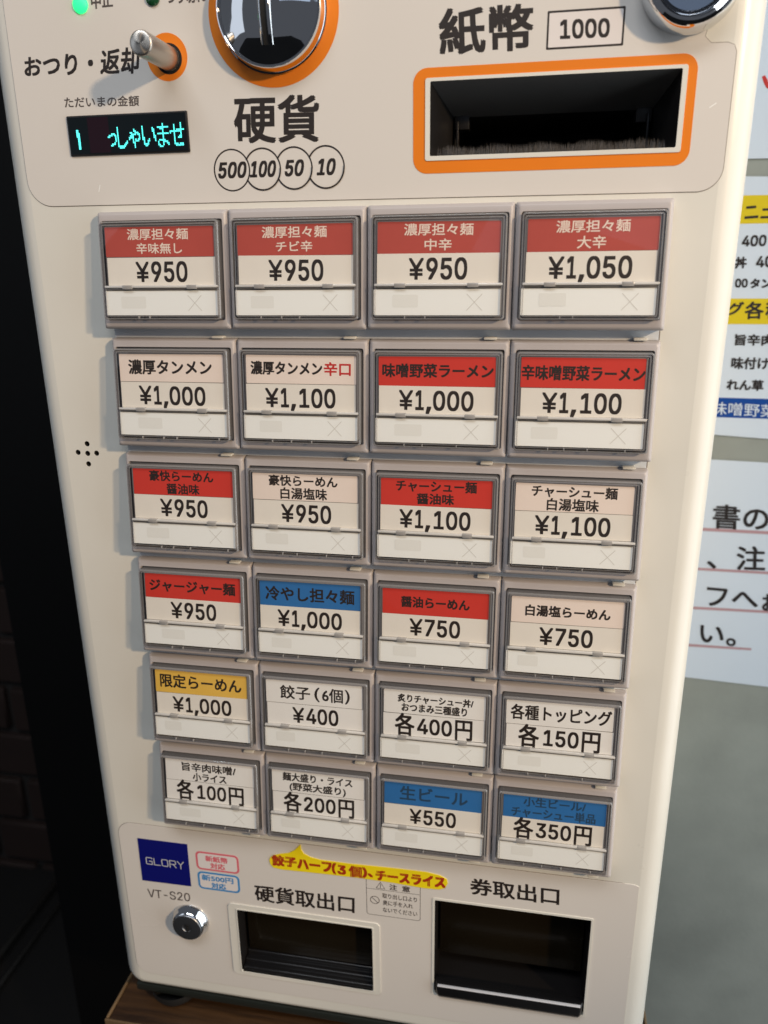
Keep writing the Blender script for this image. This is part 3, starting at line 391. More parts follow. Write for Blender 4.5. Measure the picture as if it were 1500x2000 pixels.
# body shell with rounded front edges, and the flat front with its openings
def shell():
    V = []; F = []; X0, X1, Z0, Z1 = -27.7, 213.1, -371.5, 172
    rings = []
    for i in range(9):
        t = math.pi/2*i/8; s = math.sin(t); rings.append((10*s, 5.5*s, 10*(1-math.cos(t)), 2.5+7*s))
    rings.append((10, 5.5, 192, 9.5))
    for ex, ez, y, r in rings:
        for x, z in rrect(X0-ex, X1+ex, Z0-ez, Z1+ez, r, 6): V.append((x, y, z))
    n = 28
    for k in range(len(rings)-1):
        for i in range(n): F.append((k*n+i, k*n+(i+1) % n, (k+1)*n+(i+1) % n, (k+1)*n+i))
    F.append(tuple(range((len(rings)-1)*n, len(rings)*n)))
    return smooth_angle(mesh('body', V, F), 40)
link('body', shell(), 'body', tm)
SPK = [(-18.0,-87.0), (-22.5,-90.7), (-18.3,-91.0), (-14.3,-90.8), (-18.5,-95.4)]
slot = rrect(119.6, 200.4, 13.8, 38.0, .8, 2); coin = rrect(27.4, 97.6, -355.2, -314.4, 1.2, 3); tick = rrect(124.6, 195.3, -350.6, -293.6, .8, 2)
link('front_panel', plate('front_panel', rrect(-27.7, 213.1, -371.5, 172, 2.5, 6), [slot, coin, tick]+[circ(x, z, 1.12, 14) for x, z in SPK], 0, 2.2), 'body', tm)
for x, z in SPK: link('speaker_hole', lathe('speaker_hole', [(1.06, .12), (1.0, .2), (.98, 6.9)], (x, z), 14, False), 'void', tm)
link('speaker_backing', box('speaker_backing', -26, -11, 7, 8, -99, -83), 'void', tm)

# overlay sheets with thin dark edge
up = [(-19, 2.7), (207, 1.9)]+[(207+7*math.cos(math.radians(a)), 9+7*math.sin(math.radians(a))) for a in range(-80, 1, 10)] + \
     [(214.0, 41.0), (213.2, 42.8), (211.4, 43.5), (206.5, 43.6), (204.5, 45.5), (205.5, 50), (212, 56), (213, 62), (213, 160), (-27.2, 160), (-28.0, 13)] + \
     [(-19+9*math.cos(math.radians(a)), 11.7+9*math.sin(math.radians(a))) for a in range(190, 270, 10)]
def grow(pts, d):
    c = Vector((sum(p[0] for p in pts)/len(pts), sum(p[1] for p in pts)/len(pts))); n = len(pts); out = []
    for i in range(n):
        a = Vector(pts[i-1]); b = Vector(pts[i]); e = Vector(pts[(i+1) % n])
        t = ((b-a).normalized()+(e-b).normalized()); nn = Vector((t.y, -t.x)).normalized(); out.append((b.x+nn.x*d, b.y+nn.y*d))
    return out
holes = [rrect(119.6, 200.4, 13.8, 38.0, .8, 2)]
link('overlay_sheet', plate('overlay_sheet', up, holes, -.25, .25), 'sheet', tm)
link('sheet_seam', plate('sheet_seam', grow(up, .22), [grow(up, .02)], -.06, .06), 'edge', tm)
lo = rrect(-28.2, 216.6, -366, -272.6, 7, 6)
link('overlay_sheet', plate('overlay_sheet', [(min(x, 212.9), z) for x, z in lo], [rrect(24.9, 99.7, -356.2, -312.8, 2, 4), tick], -.25, .25), 'sheet', tm)
link('sheet_seam', plate('sheet_seam', rrect(-28.45, 212.9, -366.2, -272.4, 7.2, 6), [rrect(-28.25, 212.7, -366, -272.6, 7, 6)], -.06, .06), 'edge', tm)

# ---- coin return rod
rodc = (31.3, 48.4)
rr = link('return_lever', lathe('return_lever', [(3.85, 2), (3.85, -19.7), (3.6, -20.3), (3.3, -20.5)], rodc, 40), 'steel', tm)
link('end_cap', lathe('end_cap', [(3.35, -20.45), (3.2, -20.55), (0.05, -20.55)], rodc, 40), 'brushed', rr)
ring('orange_ring', circ(30.9, 48.8, 7.3), circ(31.2, 48.4, 4.6), -.29, 'orange', tm, .04)
ring('lever_gap', circ(31.45, 48.3, 4.75), circ(31.3, 48.4, 3.9), -.34, 'void', tm, .03)
link('lever_hole', lathe('lever_hole', [(4.6, -.27), (4.3, .4), (4.2, 6), (3.9, 6)], rodc, 40, False), 'void', tm)

# ---- coin inlet
cc = (69.0, 60.0)
link('orange_ring', plate('orange_ring', circ(cc[0], cc[1], 22.2, 72), (), -.33, .08), 'orange', tm)
ci = link('coin_inlet', lathe('coin_inlet', [(18.4, -.3), (18.4, -1.2), (18.0, -1.4), (17.5, -5.4), (17.3, -5.9), (16.95, -6.0), (16.7, -5.7), (16.4, -5.3), (14.8, -6.0), (12, -7.3), (9, -8.4), (6, -9.1), (3, -9.5), (.1, -9.6)], cc, 96), 'chrome', tm)
def rim_mesh():
    V = []; F = []
    for sx in (-1, 1):
        for k in range(13):
            z = cc[1]-11.3+k*1.9; r = abs(z-cc[1]); y = -9.6+(r/15.6)**2*4.4
            n = len(V); x = cc[0]+sx*1.0
            V += [(x, y+.8, z), (x, y-.9, z), (x+sx*.5, y-.9, z), (x+sx*1.5, y+.5, z)]
            if k: 
                for a in range(3): F.append((n-4+a, n-3+a, n+1+a, n+a))
    return smooth_angle(mesh('slot_rim', V, F), 60)
link('slot_rim', rim_mesh(), 'chrome', ci)
sb = []
for k in range(13):
    z = cc[1]-11.3+k*1.9; r = abs(z-cc[1]); y = -9.6+(r/15.6)**2*4.4; sb.append((z, y-.35))
V = []; F = []
for k, (z, y) in enumerate(sb):
    V += [(cc[0]-1.0, y, z), (cc[0]+1.0, y, z)]
    if k: F.append((2*k-2, 2*k-1, 2*k+1, 2*k))
link('coin_slot', mesh('coin_slot', V, F), 'void', ci)

# ---- round chrome button, upper right
bc = (199.0, 60.5)
cb = link('round_button', lathe('round_button', [(14.6, -.1), (14.6, -1.0), (14.2, -1.6), (13.9, -5.2), (13.2, -6.6), (12.2, -7.0), (11.4, -6.6), (11.0, -5.4), (10.6, -5.2)], bc, 72, False), 'chrome', tm)
link('button_face', lathe('button_face', [(10.7, -5.0), (10.3, -5.5), (9.6, -5.6), (9.2, -5.2), (5, -4.8), (.1, -4.6)], bc, 72), 'dchrome', cb)

# ---- LEDs
link('green_led', lathe('green_led', [(2.7, -.2), (2.6, -.8), (1.9, -1.4), (.9, -1.7), (.05, -1.75)], (1.2, 66.0), 28), 'green', tm)
link('unlit_led', lathe('unlit_led', [(2.5, -.2), (2.4, -.8), (1.8, -1.3), (.9, -1.6), (.05, -1.65)], (27.6, 66.4), 28), 'dgreen', tm)

# ---- display
dp = link('display', box('display', -9.0, 36.6, -.9, .5, 19.1, 32.2, .35, 2), 'black', tm)
link('display_glass', box('display_glass', -8.4, 36.0, -1.0, -.8, 19.7, 31.6), 'screen', dp)
link('dim_cell', box('dim_cell', -1.0, 7.0, -1.03, -.99, 19.9, 31.4), 'screen2', dp)
# dot-matrix characters built from small lit dots
def dots():
    V = []; F = []
    cells = {}
    pitch = .52; sz = .20
    for s, (x0, x1, z0, z1) in (('|', (-5.6, -4.0, 27.6, 21.2)), ('っ', (6.3, 9.6, 26.0, 21.8)), ('し', (10.0, 13.8, 28.0, 21.0)), ('ゃ', (14.3, 18.6, 27.2, 21.0)), ('い', (19.4, 24.6, 28.0, 21.4)), ('ま', (25.2, 29.4, 28.6, 21.0)), ('せ', (29.8, 35.2, 28.6, 21.2))):
        if s == '|': vs, fs = [(0, 0), (.55, 0), (.75, .55), (.75, 1), (.35, 1)], [(0, 1, 2, 3, 4)]
        else: vs, fs = glyphs(s)
        tris = []
        for f in fs:
            for a in range(1, len(f)-1): tris.append((vs[f[0]], vs[f[a]], vs[f[a+1]]))
        nx = int((x1-x0)/pitch)+1; nz = int((z0-z1)/pitch)+1
        for i in range(nx):
            for j in range(nz):
                u, w = (i+.5)/nx, (j+.5)/nz; hit = False
                for du, dw in ((0, 0), (.01, 0), (-.01, 0)):
                    for A, B_, C_ in tris:
                        d = lambda p, q, r: (p[0]-r[0])*(q[1]-r[1])-(q[0]-r[0])*(p[1]-r[1])
                        pt = (u+du, w+dw); a = d(pt, A, B_); b = d(pt, B_, C_); c_ = d(pt, C_, A)
                        if not ((a < 0 or b < 0 or c_ < 0) and (a > 0 or b > 0 or c_ > 0)): hit = True; break
                    if hit: break
                if hit:
                    x = x0+u*(x1-x0); z = z0+w*(z1-z0); n = len(V)
                    V += [(x-sz, -1.06, z-sz*1.1), (x+sz, -1.06, z-sz*1.1), (x+sz, -1.06, z+sz*1.1), (x-sz, -1.06, z+sz*1.1)]; F.append((n, n+1, n+2, n+3))
    me = bpy.data.meshes.new('lit_characters'); me.from_pydata([(a*S, b*S, c*S) for a, b, c in V], [], F); return me
link('lit_characters', dots(), 'cyan', dp)

# ---- printed lettering of the upper panel
YT = -.27
text([('硬貨', [(53.92, 35.61), (83.39, 34.93), (53.25, 21.51), (82.86, 20.94)])], YT, 'ink', tm, .32)
text([('紙幣', [(123.67, 57.21), (152.65, 57.14), (124.30, 44.75), (153.23, 44.82)])], YT, 'ink', tm, .34)
text([('おつり・返却', [(-22.30, 51.52), (21.16, 52.38), (-23.12, 45.48), (19.68, 44.54)])], YT, 'ink', tm, .19)
text([('ただいまの金額', [(-9.10, 38.37), (19.25, 37.61), (-9.22, 34.96), (18.88, 34.43)])], YT, 'inkfade', tm, .06)
text([('中止', [(5.40, 69.06), (13.25, 68.87), (5.15, 64.57), (12.90, 64.71)])], YT, 'inkfade', tm, .12)
text([('つり切れ', [(32.34, 68.27), (46.38, 67.97), (32.29, 64.28), (46.05, 64.19)])], YT, 'inkfade', tm, .12)
text([('1000', [(161.46, 52.21), (176.06, 51.77), (161.75, 47.18), (176.27, 46.94)])], YT, 'ink', tm, .20)
ring('price_frame', rrect(157.4, 180.7, 44.3, 54.9, .2, 1), rrect(158.0, 180.1, 44.9, 54.3, .2, 1), YT, 'ink', tm)
link('pale_box', plate('pale_box', rrect(158.0, 180.1, 44.9, 54.3, .2, 1), (), -.262, .01), 'stkw', tm)
for k, (x, s, x0, x1) in enumerate(((51.4, '500', -4.9, 4.9), (62.6, '100', -4.3, 4.4), (73.9, '50', -3.1, 3.1), (85.2, '10', -2.8, 3.0))):
    cz = 12.8; r = 6.45
    if k: # each circle stops where the one on its left covers it
        pts = []; xl = (51.4, 62.6, 73.9, 85.2)[k-1]
        for i in range(73):
            a = math.radians(5*i); px, pz = x+r*math.cos(a), cz+r*1.03*math.sin(a)
            pts.append((px, pz) if math.hypot(px-xl, (pz-cz)/1.03) > r-.1 else None)
        segs = [stroke([a, b], .5)[0] for a, b in zip(pts[:-1], pts[1:]) if a and b]
        strokes('coin_circle', segs[:0]+segs, YT, 'ink', tm)
    else:
        ring('coin_circle', [(x+(r+.25)*math.cos(i*.0872665), cz+(r*1.03+.25)*math.sin(i*.0872665)) for i in range(72)], [(x+(r-.25)*math.cos(i*.0872665), cz+(r*1.03-.25)*math.sin(i*.0872665)) for i in range(72)], YT, 'ink', tm)
    text([(s, ((x+x0+.7, cz+2.5), (x+x1+.7, cz+2.5), (x+x0-.3, cz-2.4), (x+x1-.3, cz-2.4)))], YT, 'ink', tm, .22)

# ---- bill slot
bs = ring('orange_frame', rrect(115.4, 203.4, 9.7, 41.2, 4.6, 8), rrect(119.4, 200.6, 13.6, 38.2, .5, 2), -.35, 'orange', tm, .1)
link('slot_bezel', plate('slot_bezel', rrect(119.4, 200.6, 13.6, 38.2, .7, 2), [rrect(121.0, 199.0, 15.0, 37.2, .4, 2)], -.6, 1.6), 'body', bs)
def bill():
    V = []; F = []; fm = []
    def quad(a, b, c, d, m): n = len(V); V.extend([a, b, c, d]); F.append((n, n+1, n+2, n+3)); fm.append(m)
    x0, x1, z0, z1 = 121.0, 199.0, 15.0, 37.2; a0, a1, yb = 127, 193.5, 20
    quad((x0, -.4, z1), (x1, -.4, z1), (a1, yb, 29.5), (a0, yb, 29.5), 0)          # sloping roof
    quad((x0, -.4, z0), (x0, -.4, z1), (a0, yb, 29.5), (a0, yb, 14), 1)
    quad((x1, -.4, z1), (x1, -.4, z0), (a1, yb, 14), (a1, yb, 29.5), 1)
    quad((x0, -.4, z0), (x1, -.4, z0), (a1, yb, 14), (a0, yb, 14), 1)
    quad((a0, yb, 14), (a1, yb, 14), (a1, 70, 14), (a0, 70, 14), 2); quad((a0, yb, 29.5), (a1, yb, 29.5), (a1, 70, 29.5), (a0, 70, 29.5), 2)
    quad((a0, 70, 14), (a1, 70, 14), (a1, 70, 29.5), (a0, 70, 29.5), 2)
    quad((a0, yb, 14), (a0, yb, 29.5), (a0, 70, 29.5), (a0, 70, 14), 2); quad((a1, yb, 14), (a1, yb, 29.5), (a1, 70, 29.5), (a1, 70, 14), 2)
    me = bpy.data.meshes.new('slot_throat'); me.from_pydata([(a*S, b*S, c*S) for a, b, c in V], [], F)
    for p, k in zip(me.polygons, fm): p.material_index = k
    return me
link('slot_throat', bill(), ['roof', 'black', 'void'], bs)
for x in (127.2, 188.3): link('guide_block', box('guide_block', x, x+5.2, 19, 26, 25.5, 31.0, .3), 'black', bs)
for x in (128.0, 191.8): link('guide_rail', box('guide_rail', x, x+.8, 17.5, 22, 15, 28, .2), 'black', bs)
V = []; F = []
for i in range(1500):
    x = 123.2+i*.0489+random.uniform(-.1, .1); y = random.uniform(2.5, 13); h = random.uniform(3.0, 4.0)+.4*math.sin(i*.02); lx = random.uniform(-.5, .5); ly = random.uniform(-1, 2); wd = .13
    n = len(V); V += [(x-wd, y, 14.6), (x+wd, y, 14.6), (x, y+.15, 14.6), (x+lx, y+ly, 15+h)]; F += [(n, n+1, n+3), (n+1, n+2, n+3), (n+2, n, n+3)]
o = link('brush_bristles', mesh('brush_bristles', V, F), 'bristle', bs); o['kind'] = 'stuff'

# ---- coin tray
ct = link('coin_tray', plate('coin_tray', rrect(24.9, 99.7, -356.4, -312.6, 2.2, 4), [rrect(29.4, 96.2, -354.2, -315.6, .5, 2)], -.75, .75), 'body', tm)
link('tray_rim', plate('tray_rim', rrect(28.9, 96.7, -354.7, -315.1, .6, 3), [rrect(29.4, 96.2, -354.2, -315.6, .5, 2)], -1.0, .28), 'body', ct)
def cavity(name, x0, x1, z0, z1, yf, yb, parent, ms):
    V = [(x0, yf, z0), (x1, yf, z0), (x1, yf, z1), (x0, yf, z1), (x0, yb, z0), (x1, yb, z0), (x1, yb, z1), (x0, yb, z1)]
    me = bpy.data.meshes.new(name); me.from_pydata([(a*S, b*S, c*S) for a, b, c in V], [], [(0, 1, 5, 4), (1, 2, 6, 5), (2, 3, 7, 6), (3, 0, 4, 7), (4, 5, 6, 7)])
    return link(name, me, ms, parent)
cavity('tray_cavity', 29.4, 96.2, -354.2, -315.6, -.7, 45, ct, 'black')
link('smoked_flap', box('smoked_flap', 31.0, 95.9, 7, 8.2, -347.5, -315.9, .4), 'smoke', ct)
for k, (y, z) in enumerate(((8.5, -349.0), (5.0, -351.0), (1.8, -352.6))):
    link('tray_ridge', box('tray_ridge', 29.6, 96.0, y-1.2, y+3, z-4, z, .6, 3), 'tray', ct)

# ---- ticket tray
tt = link('ticket_tray', plate('ticket_tray', rrect(124.4, 195.6, -350.8, -293.4, .9, 3), [rrect(125.5, 194.6, -349.6, -294.4, .5, 2)], -.55, 1.4), 'body', tm)
cavity('tray_cavity', 125.5, 194.6, -349.6, -294.4, -.4, 60, tt, 'black')
link('smoked_flap', box('smoked_flap', 126.5, 193.8, 14, 15.2, -340, -295, .5), 'smoke', tt)
def lip():
    prof = [(3, -343.2), (0, -342.4), (-2.2, -342.0), (-2.9, -342.3), (-3.2, -343.2), (-3.1, -347.6), (-2.5, -349.2), (-1.0, -350.2), (2, -350.4)]
    V = []; F = []
    for k, x in enumerate((126.0, 126.8, 128.2, 192.0, 193.4, 194.2)):
        s = (0.35, .8, 1, 1, .8, .35)[k]
        for y, z in prof: V.append((x, 2+(y-2)*s, -341+(z+341)*(.72+.28*s)))
    n = len(prof)
    for k in range(5):
        for i in range(n-1): F.append((k*n+i, k*n+i+1, (k+1)*n+i+1, (k+1)*n+i))
    return smooth_angle(mesh('tray_lip', V, F), 50)
tl_ = link('tray_lip', lip(), 'tray', tt)
link('lip_highlight', box('lip_highlight', 127.4, 192.8, -3.3, -1.9, -342.45, -341.95, .2, 3), 'silver', tl_)  # pale strip standing in for the highlight along the black lip

strokes('scratch', stroke([(208.05, 26.01), (209.72, 27.08)], .35), YT, 'rib2', tm)
strokes('scratch', stroke([(0.09, 7.27), (0.77, 9.32)], .3), YT, 'rib2', tm)
# ---- key lock
M['lockface'] = mat('lock_face_metal', (.34,.35,.37), .42, 1)
lk = link('key_lock', lathe('key_lock', [(9.6, -.2), (9.6, -1.0), (9.0, -1.8), (8.3, -3.6), (7.6, -4.9), (7.4, -5.0)], (4.6, -326.8), 56, False), 'chrome', tm)
link('lock_cylinder', lathe('lock_cylinder', [(7.6, -4.7), (7.2, -5.3), (6.8, -5.4), (2.4, -5.4), (2.2, -5.0), (.05, -5.0)], (4.6, -326.8), 56), 'lockface', lk)
link('keyhole', plate('keyhole', [(4.1, -329.6), (5.1, -329.6), (5.1, -326.0), (5.5, -325.2), (4.6, -324.4), (3.7, -325.2), (4.1, -326.0)], (), -5.5, .3), 'void', lk)

# ---- lower panel print and stickers
lg = link('logo_plate', plate('logo_plate', [(-18.57, -280.90), (6.91, -280.83), (6.67, -305.73), (-18.80, -306.02)], (), -.45, .2), 'logo', tm)
def logo_letters():
    x0, x1, zt, zb = -15.3, 4.0, -291.6, -295.4; w = (x1-x0); lw = w*.155; gap = (w-5*lw)/4; P_ = []
    L_ = {'G': [[(1, .12), (.95, 0), (.12, 0), (0, .12), (0, .88), (.12, 1), (1, 1), (1, .52), (.55, .52)]], 'L': [[(0, 0), (0, 1), (1, 1)]],
          'O': [[(.12, 0), (.88, 0), (1, .12), (1, .88), (.88, 1), (.12, 1), (0, .88), (0, .12), (.12, 0)]],
          'R': [[(0, 1.05), (0, 0), (.88, 0), (1, .12), (1, .42), (.88, .55), (.2, .55)], [(.55, .55), (1.02, 1)]], 'Y': [[(0, 0), (.5, .5), (.5, 1.05)], [(1, 0), (.5, .5)]]}
    for i, ch in enumerate('GLORY'):
        a = x0+i*(lw+gap)
        for pl in L_[ch]:
            P_ += stroke([(a+u*lw, zt+(zb-zt)*v) for u, v in pl], .44)
    return P_
strokes('lettering', logo_letters(), -.5, 'silver', lg)
text([('VT-S20', [(-16.93, -311.06), (5.45, -310.28), (-16.95, -316.11), (5.24, -315.32)])], YT, 'inkfade', tm, .07)
def sticker(name, x0, x1, z0, z1, m, lines, d, lb):
    o = link(name, plate(name, rrect(x0, x1, z1, z0, 2.4, 5), (), -.33, .07), m, tm); o['label'] = lb
    link('sticker_field', plate('sticker_field', rrect(x0+1.0, x1-1.0, z1+1.0, z0-1.0, 1.6, 5), (), -.345, .01), 'stkw', o)
    text(lines, -.36, m, o, d); return o
sticker('sticker', 10.6, 32.2, -284.0, -294.7, 'stkp', [('新紙幣', rq(15.6, 26.6, -286.1, -289.3)), ('対応', rq(17.8, 25.0, -290.0, -293.3))], .13, 'pink bordered sticker')
sticker('sticker', 10.6, 31.8, -295.8, -306.2, 'stkb', [('新500円', rq(12.8, 28.6, -297.5, -300.9)), ('対応', rq(17.4, 24.6, -301.7, -305.0))], .13, 'blue bordered sticker')
text([('硬貨取出口', [(39.13, -299.66), (87.83, -298.75), (39.29, -309.11), (87.60, -308.70)])], YT, 'ink', tm, .22)
text([('券取出口', [(141.06, -279.83), (179.85, -279.31), (141.72, -288.55), (180.15, -288.53)])], YT, 'ink', tm, .22)
# caution box
ring('caution_frame', rrect(93.6, 118.9, -308.0, -284.5, 1.3, 4), rrect(93.85, 118.65, -307.75, -284.75, 1.1, 4), YT, 'inkfade', tm)
strokes('caution_frame', stroke([(93.7, -292.9), (118.8, -292.9)], .22)+stroke([(98.3, -292.2), (102.4, -292.2), (100.35, -288.6)], .26, True)+stroke([(100.35, -289.8), (100.35, -291.2)], .3)+stroke([(100.35, -291.5), (100.35, -291.75)], .3), YT, 'inkfade', tm)
ring('no_entry_sign', circ(97.6, -299.2, 2.25, 32), circ(97.6, -299.2, 1.9, 32), YT, 'inkfade', tm)
strokes('no_entry_sign', stroke([(96.1, -297.7), (99.1, -300.7)], .34), YT-.01, 'inkfade', tm)
text([('注', rq(104.6, 108.0, -289.0, -292.2)), ('意', rq(110.5, 114.0, -289.0, -292.2))], YT, 'inkfade', tm, .10)
text([('取り出し口より', rq(101.2, 117.2, -294.6, -297.4)), ('奥に手を入れ', rq(101.4, 115.4, -298.6, -301.4)), ('ないでください', rq(101.4, 117.4, -302.8, -305.5))], YT, 'inkfade', tm, .045)
# yellow speech-bubble sticker
yo = [(47.62, -283.72), (48.25, -282.06), (49.79, -280.74), (53.18, -279.46), (57.19, -278.40), (60.25, -276.25), (63.22, -272.74), (63.42, -275.55), (64.57, -277.70), (67.64, -279.18), (72.16, -280.05), (86.99, -280.13), (106.02, -279.54), (121.61, -279.44), (127.78, -280.38), (130.75, -281.97), (131.21, -284.03), (130.02, -286.89), (127.25, -288.10), (120.41, -288.42), (105.96, -287.62), (90.03, -287.40), (67.28, -287.80), (54.03, -288.26), (49.39, -287.78), (48.02, -286.02)]
ys = link('yellow_sticker', plate('yellow_sticker', yo, (), -.62, .3), 'stky', tm); ys['label'] = 'yellow bubble sticker with red brush characters'
text([('餃子', [(49.14, -280.56), (60.80, -280.29), (49.30, -286.42), (60.54, -285.59)]), ('ハーフ', [(61.50, -281.06), (77.39, -281.00), (61.50, -286.33), (77.47, -285.94)]), ('(', [(78.13, -280.60), (79.58, -280.67), (77.93, -286.74), (79.39, -286.81)]), ('3', [(80.76, -281.65), (84.14, -281.72), (80.62, -286.33), (84.01, -286.39)]),
      ('個', [(86.08, -281.14), (91.60, -281.16), (85.93, -286.97), (91.48, -286.98)]), (')、', [(92.32, -281.06), (96.84, -281.81), (92.20, -286.87), (96.76, -286.74)]), ('チーズライス'.replace('ズ', 'ス'), [(98.50, -281.84), (129.86, -281.00), (98.67, -287.02), (129.94, -286.71)])], -.66, 'stkr', ys, .34)

# ------------------------------------------------------------------ the 24 buttons
PX, PZ = 50.0, 44.62
def hh(z): return 4.5+3.8*(-z/41.0)
def warp(x, y, z): return (x, y-hh(z), z)          # housing faces lean out towards their lower edge
def rings_mesh(name, rings, close_front=True, absolute_first=True, mats=None):
    V = []; F = []; n = len(rings[0][0])
    for k, (lp, y) in enumerate(rings):
        for x, z in lp: V.append((x, 0, z) if (k == 0 and absolute_first) else warp(x, y, z))
    for k in range(len(rings)-1):
        for i in range(n): F.append((k*n+i, k*n+(i+1) % n, (k+1)*n+(i+1) % n, (k+1)*n+i))
    if close_front: F.append(tuple(range((len(rings)-1)*n, len(rings)*n)))
    return smooth_angle(mesh(name, V, F), 35)
def rr_(i, r): return rrect(.14+i, 49.86-i, -41+i, 0-i, r, 3)
def op_(i, r): return rrect(2.0+i, 48.0-i, -37.7+i, -3.2-i, r, 3)
ME = {}
ME['housing'] = rings_mesh('selection_button', [(rr_(0, .6), 0), (rr_(0, .6), 1.9), (rr_(.18, .7), 1.1), (rr_(.6, .8), .4), (rr_(1.1, .8), .06), (rr_(1.3, .8), 0), (op_(-.15, .8), 0), (op_(0, .8), .2), (op_(.1, .7), 1.9)], False)
ME['well'] = plate('button_well', rrect(1.9, 48.1, -37.8, -3.1, .8, 2), (), 1.7, .3, warp)
# clear cover: outer wall, bevel, front pane, and an inner rim
cov = lambda i, r: rrect(2.35+i, 47.65-i, -37.3+i, -3.5-i, r, 3)
def cover_mesh():
    V = []; F = []; FM = []
    rg = [(cov(0, 1.0), 2.5), (cov(0, 1.0), -2.75), (cov(.25, .9), -3.1), (cov(.55, .8), -3.2)]
    n = len(rg[0][0])
    for lp, y in rg:
        for x, z in lp: V.append(warp(x, y, z))
    for k in range(3):
        for i in range(n): F.append((k*n+i, k*n+(i+1) % n, (k+1)*n+(i+1) % n, (k+1)*n+i)); FM.append(1 if k == 0 else 2)
    F.append(tuple(range(3*n, 4*n))); FM.append(0)
    b = len(V)
    for lp, y in ((cov(.9, .5), -2.3), (cov(1.0, .5), -2.5), (cov(1.35, .4), -2.6)):
        for x, z in lp: V.append(warp(x, y, z))
    for k in range(2):
        for i in range(n): F.append((b+k*n+i, b+k*n+(i+1) % n, b+(k+1)*n+(i+1) % n, b+(k+1)*n+i)); FM.append(2)
    me = bpy.data.meshes.new('clear_cover'); me.from_pydata([(a*S, c*S, d*S) for a, c, d in V], [], F)
    for p, k in zip(me.polygons, FM): p.material_index = k
    return smooth_angle(me, 30)
ME['cover'] = cover_mesh()
def wbox(name, x0, x1, y0, y1, z0, z1, b=0):
    me = box(name, x0, x1, y0, y1, z0, z1, b)
    for v in me.vertices: v.co = Vector(warp(v.co.x/S, v.co.y/S, v.co.z/S))*S
    return me
ME['holder'] = wbox('card_holder', 3.7, 45.9, -1.35, 3.4, -26.0, -5.2, .25)
ME['lowbody'] = wbox('lower_body', 2.9, 46.2, -1.7, 3.4, -35.9, -27.2, .2)
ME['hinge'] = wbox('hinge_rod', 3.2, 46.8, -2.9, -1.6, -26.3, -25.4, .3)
ME['hinge_shade'] = wbox('hinge_shadow_line', 3.4, 46.6, -2.3, -1.4, -26.95, -26.3, .1)  # dark strip drawn as the shadow line under the rod
ME['clip'] = wbox('hinge_clip', 0, 3.8, -3.02, -1.2, -26.75, -25.3, .2)
ME['rib'] = wbox('cover_rib', 0, .35, -3.26, -2.2, -37.0, -36.1, .08)
ME['tab'] = box('housing_tab', 40.8, 45.2, -4.8, -.3, -44.5, -43.6, .3)
ME['price'] = plate('price_card', [(4.15, -15.8), (45.5, -15.8), (45.5, -25.5), (4.15, -25.5)], (), -1.5, .12, warp)
ME['name'] = plate('name_card', rrect(4.15, 45.5, -15.75, -5.55, .35, 2), (), -1.5, .12, warp)
ME['low'] = plate('lower_card', rrect(2.95, 46.1, -35.85, -27.25, .2, 1), (), -1.8, .08, warp)
for k, m_ in dict(housing='bezel', well='well', holder='holder', lowbody='white', hinge='hinge', hinge_shade='hinge_shade', clip='clip', rib='rib', tab='body', low='lower').items(): ME[k].materials.append(M[m_])
ME['cover'].materials.append(M['clear']); ME['cover'].materials.append(M['clearside']); ME['cover'].materials.append(M['coverrim'])
ME['gl'] = plate('lamp_mark', rrect(8.4, 17.6, -33.2, -29.0, .5, 2), (), -1.83, .01, warp); ME['gl'].materials.append(M['ghost'])
def sub(name, key, parent, m=None):
    me = ME[key]
    if m: me = me.copy(); me.materials.clear(); me.materials.append(M[m])
    o = bpy.data.objects.new(name, me); col.objects.link(o); o.parent = parent; return o
X0, XW = 4.15, 41.35
def NQ(a, b, t, u): return rq(X0+a*XW, X0+b*XW, -5.6-t*10.1, -5.6-u*10.1)
def PQ(a, b, t, u): return rq(X0+a*XW, X0+b*XW, -15.8-t*9.6, -15.8-u*9.6)
def price(s):
    if s[0] == '¥':
        if ',' in s:
            h, tl = s.split(',')
            return [('¥', PQ(.18, .295, .17, .86)), (h[1:], PQ(.325, .39, .17, .86)), (',', PQ(.415, .455, .76, 1.0)), (tl, PQ(.478 if tl[0] != '1' else .495, .815, .17, .87))]
        return [('¥', PQ(.27, .385, .17, .86)), (s[1:], PQ(.415, .74, .16, .87))]
    return [('各', PQ(.12, .31, -.02, .98)), (s[1:-1], PQ(.345 if s[1] != '1' else .36, .68, .16, .86)), ('円', PQ(.72, .88, .10, .98))]
K, C_ = 'inkb', 'cinklt'
